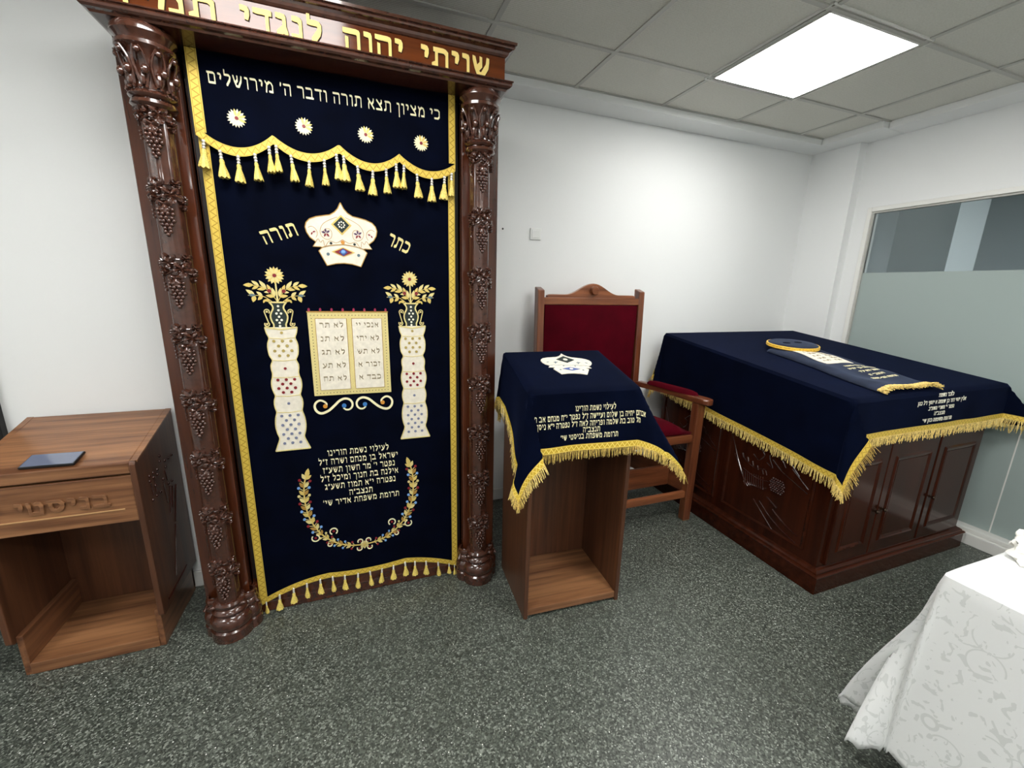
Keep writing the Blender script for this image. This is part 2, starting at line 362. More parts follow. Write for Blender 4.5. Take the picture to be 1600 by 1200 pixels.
def text(s, h, width=None, cx=0.0, cz=0.0, nw=.11, nh=.2, gap=.13, space=.42):
    """polygons of a right-to-left line of height h, centred on cx, baseline cz"""
    items = []; x = 0.0
    for ch in s:
        if ch == ' ': x -= space; continue
        wd, st = G[ch]; x -= wd; items.append((x, st)); x -= gap
    tot = -x-gap; sx = h if width is None else width/tot; out = []
    for x0, st in items:
        for line in st:
            for k in range(len(line)-1):
                p = []
                for (a, b) in (line[k], line[k+1]):
                    for dx, dy in ((-nw/2, nh/2+.02), (nw/2, nh/2-.02), (nw/2, -nh/2-.02), (-nw/2, -nh/2+.02)):
                        p.append((round(cx+(x0+a+dx+tot/2)*sx, 5), round(cz+(b+dy)*h, 5)))
                out.append(hull(p))
    return out
def front(y): return lambda a, b, t: (a, y-t, b)       # a surface facing the viewer at depth y
def emboss(mb, polys, fn, t=0.0015, t0=0.0):
    for k, p in enumerate(polys): mb.prism(p, fn, t0, t+0.00004*(k % 7))

def circle(cx, cz, r, n=12, rx=None): return [(cx+(rx or r)*math.cos(2*PI*i/n), cz+r*math.sin(2*PI*i/n)) for i in range(n)]
def leaf(x, z, ang, ln, wd):
    ca, sa = math.cos(ang), math.sin(ang); out = []
    for u, v in ((0, 0), (.2, .34), (.45, .5), (.75, .32), (1, 0), (.75, -.32), (.45, -.5), (.2, -.34)):
        out.append((x+ca*u*ln-sa*v*wd, z+sa*u*ln+ca*v*wd))
    return out
def ribbon(path, wd):
    out = []; n = len(path); L, R = [], []
    for i in range(n):
        dx = path[min(i+1, n-1)][0]-path[max(i-1, 0)][0]; dz = path[min(i+1, n-1)][1]-path[max(i-1, 0)][1]; q = math.hypot(dx, dz) or 1
        ww = wd[i] if isinstance(wd, list) else wd
        L.append((path[i][0]-dz/q*ww/2, path[i][1]+dx/q*ww/2)); R.append((path[i][0]+dz/q*ww/2, path[i][1]-dx/q*ww/2))
    return [[L[i], L[i+1], R[i+1], R[i]] for i in range(n-1)]
def rot2(polys, cx, cz, a):
    c, s_ = math.cos(a), math.sin(a); return [[(cx+(x-cx)*c-(z-cz)*s_, cz+(x-cx)*s_+(z-cz)*c) for x, z in p] for p in polys]

# ------------------------------------------------------------------ room shell
YB, YP, XR, XG, ZC = 2.604, 2.23, 3.487, 3.56, 2.62
XL, YF = -2.6, -3.4
m = MB(); m.box(XL-.1, 7.4, YF-.1, YB+.1, -.08, 0); struct(m, 'floor', floorm)
m = MB(); m.box(XL-.1, XG+.14, YF-.1, YB+.1, ZC, ZC+.06); struct(m, 'ceiling', ceilm)
m = MB(); m.box(-.1, XR+.2, YB, YB+.1, 0, ZC); struct(m, 'wall_back', wallm)
m = MB(); m.box(XL, -.1, YP, YB+.1, 0, ZC); struct(m, 'wall_back_left', wallm)
m = MB(); m.box(XL-.1, XL, YF, YB+.1, 0, ZC); struct(m, 'wall_left', wallm)
m = MB(); m.box(XL-.1, XG+.14, YF-.1, YF, 0, ZC); struct(m, 'wall_front', wallm)
# right wall: pilaster in the corner, band above the glass, solid piece behind the camera
WY0, WY1, WZ0, WZ1 = -2.2, 2.125, .10, 2.09
m = MB(); m.box(XR, XG+.14, 2.25, YB, 0, ZC); m.box(XG, XG+.12, WY1+.03, 2.25, 0, ZC); m.box(XG, XG+.12, YF, WY1+.03, WZ1+.03, ZC); m.box(XG, XG+.12, YF, WY0-.03, 0, WZ1+.03)
struct(m, 'wall_right', wallm)
m = MB(); m.box(XG+.01, XG+.07, WY0-.03, WY1+.03, 0, WZ0-.02); struct(m, 'trim_1', trimm)
# glazed partition
m = MB()
for (a, b, c, d) in ((WY1, WY1+.03, WZ0-.03, WZ1+.03), (WY0-.03, WY0, WZ0-.03, WZ1+.03), (WY0, WY1, WZ1, WZ1+.03), (WY0, WY1, WZ0-.03, WZ0)): m.box(XG-.012, XG+.05, a, b, c, d)
fr = struct(m, 'window_1', trimm, bevel=.003)
m = MB()
for (a, b, c, d) in ((WY1-.012, WY1, WZ0, WZ1), (WY0, WY1-.012, WZ1-.012, WZ1)): m.box(XG+.0, XG+.03, a, b, c, d)
m.build('glazing_bead', plain('grey glazing bead', sr(176, 176, 170), .4), fr)
m = MB(); m.box(XG+.012, XG+.02, WY0, WY1-.012, 1.662, WZ1-.012); m.build('clear_pane', glassm, fr)['label'] = 'clear upper glass'
m = MB(); m.box(XG+.012, XG+.02, 1.118, WY1-.012, WZ0, 1.662); m.box(XG+.012, XG+.02, WY0, 1.112, WZ0, 1.662); m.build('frosted_pane', frostm, fr)['label'] = 'frosted lower glass'
m = MB(); m.box(XG+.0105, XG+.0205, 1.112, 1.118, WZ0, 1.662); m.build('pane_joint', trimm, fr)
# room behind the glass
m = MB()
m.box(6.6, 6.7, YF, YB+.8, 0, ZC); m.box(XG+.14, 6.6, YB+.7, YB+.8, 0, ZC); m.box(XG+.14, 6.6, YF-.1, YF, 0, ZC); m.box(5.0, 5.45, 2.3, 2.75, 0, ZC)
struct(m, 'wall_far', officem)
m = MB(); m.box(XG+.14, 6.7, YF-.1, YB+.8, ZC, ZC+.06); struct(m, 'ceiling.001', ceilm)
# baseboards
def skirting(name, pts):
    m = MB()
    for (x0, x1, y0, y1) in pts: m.box(x0, x1, y0, y1, 0, .085)
    return struct(m, name, trimm, bevel=.006)
skirting('baseboard_back', [(-.1, XR, YB-.014, YB)])
skirting('baseboard_left', [(XL, -.1, YP-.014, YP)])
m = MB(); m.box(XR-.014, XR, 2.24, YB-.014, 0, .085); m.box(XG-.07, XG, YF, 2.25, 0, .075); m.box(XG-.055, XG, YF, 2.25, .075, .1); struct(m, 'baseboard_right', trimm, bevel=.005)
# plaster ledge round the suspended ceiling
m = MB(); m.box(-.1, XG+.1, 2.418, YB, 2.575, ZC); m.box(3.312, XG+.1, 2.02, 2.418, 2.575, ZC); m.box(3.37, XG+.1, YF, 2.02, 2.575, ZC)
m.box(XL, -.1, 2.05, YP, 2.575, ZC)
struct(m, 'trim_2', wallm, bevel=.004)
# ceiling grid
m = MB()
gx = [0.03+.609*k for k in range(-5, 6)]; gy = [2.02-.609*k for k in range(0, 11)]
for x in gx: m.box(x-.011, x+.011, YF, 2.418 if x > -.1 else 2.05, ZC-.006, ZC+.001)
for y in gy: m.box(XL, 3.37, y-.011, y+.011, ZC-.0065, ZC+.001)
m.box(-.1, 3.32, 2.405, 2.42, ZC-.005, ZC+.001)
struct(m, 'ceiling_grid', gridm)
# dark doorway at the left edge of the picture
m = MB(); m.box(-2.35, -1.37, YP-.035, YP, 0, 2.15); dr = struct(m, 'door_1', black_m, bevel=.004)

# recessed light panels
def panel(x, y, label, lm=None):
    o = thing('ceiling_light', label, 'light', (x, y, ZC-.02), group='square light panels in the ceiling')
    m = MB(); a = .298
    for (x0, x1, y0, y1) in ((-a, a, -a, -a+.006), (-a, a, a-.006, a), (-a, -a+.006, -a, a), (a-.006, a, -a, a)): m.box(x+x0, x+x1, y+y0, y+y1, ZC-.012, ZC+.0)
    for k in (-1, 1):
        m.box(x+k*(a+.034)-.002, x+k*(a+.034)+.002, y-a-.036, y+a+.036, ZC-.0095, ZC); m.box(x-a-.036, x+a+.036, y+k*(a+.034)-.002, y+k*(a+.034)+.002, ZC-.0095, ZC)
    m.build('frame', trimm, o, bevel=.001)
    m = MB(); m.box(x-a+.005, x+a-.005, y-a+.005, y+a-.005, ZC-.0125, ZC-.002); d = m.build('diffuser', lm or lampm, o); d['label'] = 'glowing white diffuser'
    return o
panel(.03+.609*3.5, 2.02-.305, 'bright square light panel in the ceiling above the blue covered reading desk', lamp_dim)
panel(.03-.305, 2.02-.609*1.5, 'square light panel in the ceiling in front of the carved ark')
panel(.03+.609*3.5, 2.02-.609*4.5, 'square light panel in the ceiling behind the viewer, over the damask covered table')
panel(.03+.609*2.5, 2.02-.609*2.5, 'unseen square fill light added in the ceiling right above the open floor before the reading desk')  # unseen panel added to light the right back wall and desk top evenly
panel(.03-.305, 2.02-.609*4.5, 'square light panel in the ceiling just behind the viewer, left of the table')
panel(.03-.609*3.5, 2.02-.609*2.5, 'unseen square fill light added in the ceiling over the floor left of the viewer')  # out of view, added to brighten the left side
panel(.03+.609*1.5, 2.02-.609*7.5, 'unseen square fill light added in the ceiling nearest the wall behind the viewer, right one')  # unseen, added behind the viewer to even out the wall light
panel(.03-.609*2.5, 2.02-.609*7.5, 'unseen square fill light added in the ceiling nearest the wall behind the viewer, left one')  # second unseen rear panel, added for the same even fill
def officelight(x, y, w_):
    o = thing('ceiling_light', 'light panel in the ceiling behind the glass, '+w_, 'light', (x, y, ZC-.02))
    m = MB(); m.box(x-.3, x+.3, y-.3, y+.3, ZC-.01, ZC-.001); m.build('diffuser', emit_mat('lit office diffuser', (1, .98, .95, 1), 20.0), o)
officelight(5.2, .6, 'beside the pillar'); officelight(4.6, -1.2, 'far from the pillar')

# wall switch and screw hole
o = thing('switch_plate', 'small square white blank switch plate on the wall above the throne chair', 'switch plate', (1.11, YB, 1.833))
m = MB(); m.box(1.072, 1.148, YB-.009, YB, 1.797, 1.869); m.build('plate', switchm, o, bevel=.004)
m = MB(); m.box(1.083, 1.137, YB-.012, YB-.008, 1.808, 1.858); m.build('cover', switchm, o, bevel=.002)
m = MB(); m.lathe([(0, -.003), (.006, -.002), (.006, .0)], (.888, YB-.0005, 1.851), 10, axis='y'); tag(m.build('wall_plug', black_m), 'tiny black plug hole in the white wall beside the ark', 'wall plug')

# ------------------------------------------------------------------ the ark
AX0, AX1, ABY = -.682, .614, 1.895
ark = thing('torah_ark', 'tall carved mahogany ark cabinet with grapevine columns and gold lettered frieze', 'ark', (-.03, 1.95, 0))
m = MB(); m.box(AX0, AX1, 1.965, 2.215, 0, 2.30); m.box(AX0, -.518, 1.94, 1.97, 0, 2.258); m.box(.456, AX1, 1.94, 1.97, 0, 2.258); m.build('carcass', mah_z, ark)
for (x0, x1) in ((AX0, -.518), (.456, AX1+.006)):
    m = MB(); m.box(x0, x1, ABY, 1.965, 0, 2.258); m.build('side_board', mah_z, ark, bevel=.003)
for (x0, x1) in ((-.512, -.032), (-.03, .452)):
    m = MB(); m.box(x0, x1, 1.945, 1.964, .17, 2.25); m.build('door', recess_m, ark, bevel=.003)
m = MB(); m.box(-.518, .456, 1.925, 1.966, 0, .12)
for (z0, z1, d) in ((.12, .132, .008), (.132, .15, .0), (.05, .056, .004)): m.box(-.518, .456, 1.925-d, 1.966, z0, z1)
m.build('plinth', mah_y, ark, bevel=.003)
def moulding(prof, x0, x1, y0, yb):
    m = MB(); n = len(prof); vs = []
    for d, z in prof: vs += [(x0-d, yb, z), (x0-d, y0-d, z), (x1+d, y0-d, z), (x1+d, yb, z)]
    fs = []
    for i in range(n-1):
        for k in range(3): fs.append((i*4+k, i*4+k+1, (i+1)*4+k+1, (i+1)*4+k))
    fs += [(3, 2, 1, 0), (4*n-4, 4*n-3, 4*n-2, 4*n-1), tuple(4*i for i in range(n)), tuple(4*i+3 for i in range(n-1, -1, -1))]
    m.add(vs, fs); return m
FX0, FX1, FY = -.68, .606, 1.785
m = MB(); m.box(FX0, FX1, FY, 2.21, 2.285, 2.385); m.build('frieze', mah_x, ark)
moulding([(0, 2.257), (.004, 2.257), (.008, 2.263), (.017, 2.266), (.023, 2.271), (.025, 2.277), (.023, 2.282), (.029, 2.284), (.028, 2.288), (.012, 2.29), (.004, 2.295), (0, 2.298)], FX0, FX1, FY, 2.212).build('lower_moulding', carved, ark)
moulding([(0, 2.373), (.004, 2.375), (.01, 2.381), (.013, 2.389), (.022, 2.394), (.029, 2.396), (.031, 2.401), (.029, 2.405), (.037, 2.407), (.038, 2.416), (0, 2.418)], FX0, FX1, FY, 2.212).build('crown_moulding', carved, ark)
def flet(word, xr, xl): 
    m = MB(); m.m = 1; emboss(m, text(word, .064, xr-xl, (xr+xl)/2+.0012, 2.2922, nw=.155, nh=.26), front(FY), .0015); m.m = 0; emboss(m, text(word, .064, xr-xl, (xr+xl)/2, 2.293, nw=.125, nh=.22), front(FY), .004, .0018); m.build('gold_word', [gold_paint, ink_edge], ark)
flet('שויתי', .543, .278); flet('יהוה', .214, .012); flet('לנגדי', -.056, -.296); flet('תמיד', -.362, -.64)

CR = .043
def wrap(a, z, t, R=CR):
    g = -PI/2+a/R; return (R+t)*math.cos(g), (R+t)*math.sin(g), z
def carved_leaf(m, cx, cz, size, rot, lobes=5, hgt=.011):
    nn = lobes*6; rings = (0.0, .35, .7, .9, 1.0); hs = (hgt*.6, hgt, hgt*.7, hgt*1.0, 0.0); vs = []
    for ri, rr in enumerate(rings):
        for k in range(nn if ri else 1):
            th = 2*PI*k/nn; rad = size*(.62+.38*abs(math.cos(lobes*th/2)))*(1+.25*math.cos(th)); a = cx+rr*rad*math.cos(th+rot); z = cz+rr*rad*math.sin(th+rot)
            h = hs[ri]*(1+.5*math.cos(lobes*th)*(1 if ri in (1, 2) else 0)); vs.append(wrap(a, z, h))
    fs = [(0, 1+k, 1+(k+1) % nn) for k in range(nn)]
    for ri in range(len(rings)-2):
        for k in range(nn): o = 1+ri*nn; fs.append((o+k, o+nn+k, o+nn+(k+1) % nn, o+(k+1) % nn))
    m.add(vs, fs)
def tendril(m, pts, r=.0028): m.tube([wrap(a, z, .004) for a, z in catmull(pts, 5)], r, 6)
VM = MB()
carved_leaf(VM, -.012, -.03, .03, 2.2); carved_leaf(VM, .018, -.052, .03, -.3); carved_leaf(VM, .03, -.018, .017, .6); carved_leaf(VM, -.034, -.055, .02, 3.4)
carved_leaf(VM, .0, -.083, .024, -1.57, 3); carved_leaf(VM, .055, -.06, .018, -.9); carved_leaf(VM, -.055, -.035, .014, 2.6); carved_leaf(VM, .05, -.085, .012, -1.2, 3)
tendril(VM, [(-.06, -.06), (-.03, -.07), (0, -.058), (.03, -.066), (.06, -.05)]); tendril(VM, [(-.05, -.02), (-.02, -.012), (.015, -.02), (.05, -.005), (.06, -.015)])
tendril(VM, [(-.05, -.06), (-.062, -.075), (-.052, -.085), (-.045, -.075)]); tendril(VM, [(-.047, -.085), (-.05, -.11), (-.044, -.125)], .002)
for q in range(3): VM.ball(wrap(-.048+.002*q, -.1-.012*q, .003), .0045, 6, 4)
GM = MB()
rows = [(4, -.1), (4, -.113), (3, -.126), (4, -.136), (3, -.148), (2, -.16), (2, -.171), (1, -.181)]
for r_, (n_, z_) in enumerate(rows):
    for k in range(n_):
        GM.ball(wrap((k-(n_-1)/2)*.0125+random.uniform(-.001, .001), z_+random.uniform(-.001, .001), .004+.003*(1-abs(k-(n_-1)/2)/2)), .0072, 8, 5)
vine_proto = grape_proto = None
for cx in (-.583, .524):
    cyy = 1.852
    shaft = MB(); prof = [(CR, .15), (CR, 2.06)]; vs = []; ns = 48
    for z in (.14, 1.0, 2.06):
        for k in range(ns):
            a = 2*PI*k/ns; r = CR+.0012*math.cos(8*a); vs.append((cx+r*math.cos(a), cyy+r*math.sin(a), z))
    shaft.add(vs, [(i*ns+k, i*ns+(k+1) % ns, (i+1)*ns+(k+1) % ns, (i+1)*ns+k) for i in range(2) for k in range(ns)])
    col = shaft.build('column', carved, ark, smooth=True); ORG[col.name] = ORG[ark.name]
    m = MB()
    m.lathe([(.04, 2.03), (.056, 2.034), (.063, 2.043), (.06, 2.053), (.05, 2.056), (.06, 2.06), (.065, 2.068), (.06, 2.077), (.048, 2.082), (.048, 2.12), (.055, 2.16), (.064, 2.187), (.07, 2.192), (.079, 2.2), (.079, 2.21), (.07, 2.217), (.074, 2.224), (.084, 2.235), (.084, 2.246), (.078, 2.257), (0, 2.2575)], (cx, cyy, 0), 40)
    for k in range(22): a = 2*PI*k/22; m.ball((cx+.063*math.cos(a), cyy+.063*math.sin(a), 2.084), .0055, 6, 4)
    for k in range(9):
        a = -PI/2+2*PI*k/9
        for s_ in (-1, 1):                     # scrolling acanthus leaves round the bell
            P = []
            for q in range(16):
                t = q/15; P.append((cx+(.052+.018*t+.01*t*t)*math.cos(a+s_*(.08+.2*math.sin(t*PI))), cyy+(.052+.018*t+.01*t*t)*math.sin(a+s_*(.08+.2*math.sin(t*PI))), 2.09+.1*t))
            m.tube(P, [.006-.003*q/15 for q in range(16)], 6)
        m.ball((cx+.07*math.cos(a+.17), cyy+.07*math.sin(a+.17), 2.13), .011, 8, 6, (1, 1, 1.3)); m.ball((cx+.075*math.cos(a), cyy+.075*math.sin(a), 2.18), .01, 8, 6)
        m.ball((cx+.058*math.cos(a), cyy+.058*math.sin(a), 2.11), .012, 8, 6, (.8, .8, 1.8))
    m.build('capital', carved, col, smooth=True)
    m = MB()
    bp = [(.079, 0), (.08, .044), (.072, .05), (.074, .054), (.081, .07), (.08, .092), (.07, .106), (.06, .112), (.064, .118), (.069, .128), (.064, .14), (.055, .145), (.06, .152), (.061, .163), (.054, .172), (.04, .175)]
    m.lathe(bp, (cx, cyy, 0), 40)
    for s_ in (-1, 1):
        m.lathe([(r*.62, h*(.97)) for r, h in bp], (cx+s_*.058, cyy+.028, 0), 24)
        P = [(cx+s_*(.05+.05*t), cyy+.0+.02*math.sin(t*3), .135+.022*math.sin(t*4)) for t in [q/10 for q in range(11)]]; m.tube(P, [.012-.006*q/10 for q in range(11)], 8)
        P = [(cx+s_*(.04+.055*t), cyy-.02+.03*t, .09+.03*math.sin(t*3.5)) for t in [q/10 for q in range(11)]]; m.tube(P, [.014-.009*q/10 for q in range(11)], 8)
        m.ball((cx+s_*.055, cyy-.035, .155), .012, 8, 6, (1.2, .8, .7))
    m.build('column_base', carved, col, smooth=True)
    for k in range(8):
        loc = (cx-ORG[ark.name][0], cyy-ORG[ark.name][1], 2.066-.241*k)
        if vine_proto is None:
            vine_proto = VM.build('vine_carving', carved, col, smooth=True, keep=True); vine_proto.location = loc
            grape_proto = GM.build('grape_bunch', carved, col, smooth=True, keep=True); grape_proto.location = loc
        else:
            for p in (vine_proto, grape_proto):
                c = p.copy(); COL.objects.link(c); c.parent = col; c.location = loc

# ------------------------------------------------------------------ tassels, braid strips
def strip(m, L, R, fn, t=.0025):
    """two edge polylines -> braid strip with uv (metres along, 0..1 across)"""
    u = 0; n = len(L); vs = []; uvs = []
    for i in range(n):
        if i: u += math.hypot(L[i][0]-L[i-1][0], L[i][1]-L[i-1][1])
        vs += [fn(L[i][0], L[i][1], t), fn(R[i][0], R[i][1], t)]; uvs += [(u, 0), (u, 1)]
    m.add(vs, [(2*i, 2*i+2, 2*i+3, 2*i+1) for i in range(n-1)], uvs)
TS = MB(); vs = []; sg = 20
prof = [(.003, -.026), (.0072, -.031), (.0082, -.037), (.0072, -.043), (.0105, -.056), (.0145, -.072), (.0172, -.086)]
for ri, (r, h) in enumerate(prof):
    for k in range(sg):
        a = 2*PI*k/sg; rr = r*(1+.16*(k % 2)*(ri/6)); vs.append((rr*math.cos(a), rr*.7*math.sin(a), h-(.003*((k*7) % 3) if ri == 6 else 0)))
fs = [(i*sg+k, (i+1)*sg+k, (i+1)*sg+(k+1) % sg, i*sg+(k+1) % sg) for i in range(6) for k in range(sg)]+[tuple(range(6*sg, 7*sg))]
TS.add(vs, fs)
BD = MB(); BD.ball((0, 0, 0), .0062, 10, 6)
tassel_proto = bead_proto = None
def tassel(parent, x, y, z, sc=1.0):
    global tassel_proto, bead_proto
    og = ORG[parent.name]
    if tassel_proto is None: t = TS.build('tassel', tassel_m, parent, smooth=True, keep=True); tassel_proto = t
    else: t = tassel_proto.copy(); COL.objects.link(t); t.parent = parent
    t.location = (x-og[0], y-og[1], z-og[2]); t.scale = (sc, sc, sc)
    t.rotation_euler = (random.uniform(-.06, .06), random.uniform(-.07, .07), random.uniform(0, 3))
    for h in (-.003, -.0135, -.0235):
        if bead_proto is None: b = BD.build('bead', bead, t, smooth=True, keep=True); bead_proto = b
        else: b = bead_proto.copy(); COL.objects.link(b); b.parent = t
        b.location = (0, 0, h)

# ------------------------------------------------------------------ ark curtain
CY = 1.912; CX0, CX1 = -.487, .428
def cusp(x, cs, hi, lo):
    for i in range(len(cs)-1):
        if cs[i] <= x <= cs[i+1]:
            t = (x-cs[i])/(cs[i+1]-cs[i]); base = hi[i]+(hi[i+1]-hi[i])*t; return base-lo[i]*4*t*(1-t)
    return hi[0] if x < cs[0] else hi[-1]
def hem_z(x): return cusp(x, [CX0, -.19, .16, CX1], [.052, .128, .128, .046], [-.018, .012, -.012])
cur = thing('ark_curtain', 'navy velvet curtain with gold border, embroidered crown and tablets, hanging on the ark', 'curtain', (-.03, CY, .05))
fc = front(CY)
m = MB(); nx, nz = 62, 60; pts = []
for i in range(nx):
    x = CX0+(CX1-CX0)*i/(nx-1); h = hem_z(x)
    for j in range(nz): z = h+(2.256-h)*j/(nz-1); pts.append((x, CY+.0012*math.sin(x*31)*math.sin(z*2.1), z))
m.grid(pts, nx, nz); m.build('velvet_panel', velvet, cur, smooth=True, solid=.003)
m = MB(); zs = [.05+2.206*k/60 for k in range(61)]
strip(m, [(CX0, max(z, hem_z(CX0))) for z in zs], [(CX0+.03, max(z, hem_z(CX0+.03))) for z in zs], fc); m.build('gold_border', braid, cur, solid=.0015)
m = MB(); strip(m, [(CX1-.028, max(z, hem_z(CX1-.028))) for z in zs], [(CX1, max(z, hem_z(CX1))) for z in zs], fc); m.build('gold_border', braid, cur, solid=.0015)
m = MB(); xs = [CX0+(CX1-CX0)*k/80 for k in range(81)]
strip(m, [(x, hem_z(x)-.003) for x in xs], [(x, hem_z(x)+.022) for x in xs], fc, .0035); m.build('gold_hem', braid, cur, solid=.002)
for x in (-.464, -.407, -.348, -.291, -.233, -.179, -.125, -.065, -.01, .047, .102, .159, .208, .264, .326, .383, .412): tassel(cur, x, CY-.006, hem_z(x)+.002, .82 if hem_z(x) > .075 else .6)

def part(mb, name, mats, parent, **k):
    o = mb.build(name, mats, parent, **k); ORG[o.name] = ORG[parent.name]; return o
def dots(lst, r, mat, parent, name, y, t=.002, n=10):
    m = MB()
    for x, z in lst: m.prism(circle(x, z, r, n), front(y), 0, t)
    return m.build(name, mat, parent)
# crown
XC = -.0355
half = [(-.0355, 1.81), (-.046, 1.788), (-.06, 1.772), (-.078, 1.761), (-.1, 1.757), (-.128, 1.751), (-.152, 1.741), (-.165, 1.727), (-.17, 1.71), (-.166, 1.691), (-.155, 1.672), (-.135, 1.656), (-.147, 1.638), (-.12, 1.638), (-.113, 1.636), (-.127, 1.622), (-.1, 1.566), (-.067, 1.575), (-.0355, 1.578)]
body = half+[(2*XC-x, z) for x, z in half[-2:0:-1]]
m = MB(); m.prism(body, fc, 0, .0045); crown = part(m, 'embroidered_crown', satin, cur, bevel=.0015)
cf = CY-.0045; ff = front(cf)
m = MB()
for p in ribbon(body+[body[0]], .0035): m.prism(p, ff, -.001, .0012)
for sgn in (-1, 1):
    M_ = lambda x: XC+sgn*(x-XC)
    arcs = [[(-.05, 1.755), (-.08, 1.742), (-.105, 1.725), (-.117, 1.7), (-.113, 1.68), (-.097, 1.668), (-.08, 1.672), (-.074, 1.69), (-.08, 1.706), (-.095, 1.708), (-.107, 1.696)],
            [(-.16, 1.708), (-.147, 1.714), (-.133, 1.705), (-.127, 1.688), (-.134, 1.672)], [(-.135, 1.657), (-.126, 1.668), (-.118, 1.655), (-.108, 1.664), (-.103, 1.64), (-.085, 1.662), (-.06, 1.656), (-.0355, 1.67)]]
    for a in arcs:
        for p in ribbon([(M_(x), z) for x, z in catmull(a, 4)], .0018): m.prism(p, ff, 0, .001)
for p in ribbon(catmull([(-.113, 1.636), (-.08, 1.645), (-.0355, 1.65), (.009, 1.645), (.042, 1.636)], 5), .003): m.prism(p, ff, 0, .0014)
m.build('gold_outline', bronze_thread, crown)
m = MB(); m.prism([(-.036, 1.764), (-.075, 1.726), (-.036, 1.686), (.002, 1.726)], ff, 0, .002); m.m = 1; m.prism([(-.036, 1.756), (-.066, 1.726), (-.036, 1.695), (-.007, 1.726)], ff, 0, .0034); m.m = 2
for k in range(8): m.prism(circle(-.036+.011*math.cos(k*PI/4), 1.726+.011*math.sin(k*PI/4), .0032, 8), ff, 0, .0044)
m.prism(circle(-.036, 1.726, .0022, 8), ff, 0, .0044); m.build('diamond_patch', [gold_thread, green_patch, white_thread], crown)
m = MB(); m.m = 0; m.prism([(-.081, 1.621), (-.036, 1.641), (.01, 1.621), (-.036, 1.602)], ff, 0, .0012); m.m = 1; m.prism([(-.07, 1.621), (-.036, 1.637), (-.001, 1.621), (-.036, 1.605)], ff, 0, .0024); m.m = 2; m.prism([(-.052, 1.621), (-.036, 1.636), (-.019, 1.621), (-.036, 1.606)], ff, 0, .0032); m.m = 3; m.ball((-.0355, cf-.003, 1.621), .0085, 12, 8, (1, .5, 1))
m.build('blue_jewel', [gold_thread, red_dot, plain('royal blue thread', sr(40, 76, 150), .4), sky_dot], crown)
for sgn in (-1, 1):
    m = MB()
    for k, a in enumerate((1.7, .6, 2.9, 4.2, 5.4)):
        m.m = 0 if k < 3 else 1; m.prism(leaf(XC+sgn*.06+.002*math.cos(a), 1.692+.002*math.sin(a), a, .0155, .0075), ff, 0, .0016)
    m.build('stitched_flower', [purple_dot, red_dot], crown)
    m = MB(); m.prism(leaf(XC+sgn*.109, 1.692, 1.6+sgn*1.2, .012, .006), ff, 0, .0016); m.prism(leaf(XC+sgn*.11, 1.692, -1.5+sgn*.5, .012, .006), ff, 0, .0016); m.build('stitched_leaf', red_dot, crown)
    m = MB(); m.prism(circle(XC+sgn*.058, 1.611, .0062, 10), ff, 0, .002); m.build('stitched_bead', slate_thread, crown)
    m = MB(); m.prism(circle(XC+sgn*.0445, 1.6535, .0052, 10), ff, 0, .002); m.build('stitched_bead', green_patch, crown)
m = MB(); m.prism(circle(XC, 1.659, .0075, 12), ff, 0, .002); m.build('stitched_bead', orange_dot, crown)
# words beside the crown
def word_part(s, h, wd, cx, cz, ang, mat=cream_thread, y=CY, par=cur):
    m = MB(); emboss(m, rot2(text(s, h, wd, cx, cz), cx, cz, ang), front(y), .0025); return m.build('embroidered_word', mat, par)
word_part('תורה', .047, .128, -.255, 1.658, .34, pale_gold); word_part('כתר', .047, .092, .178, 1.645, -.42, pale_gold)
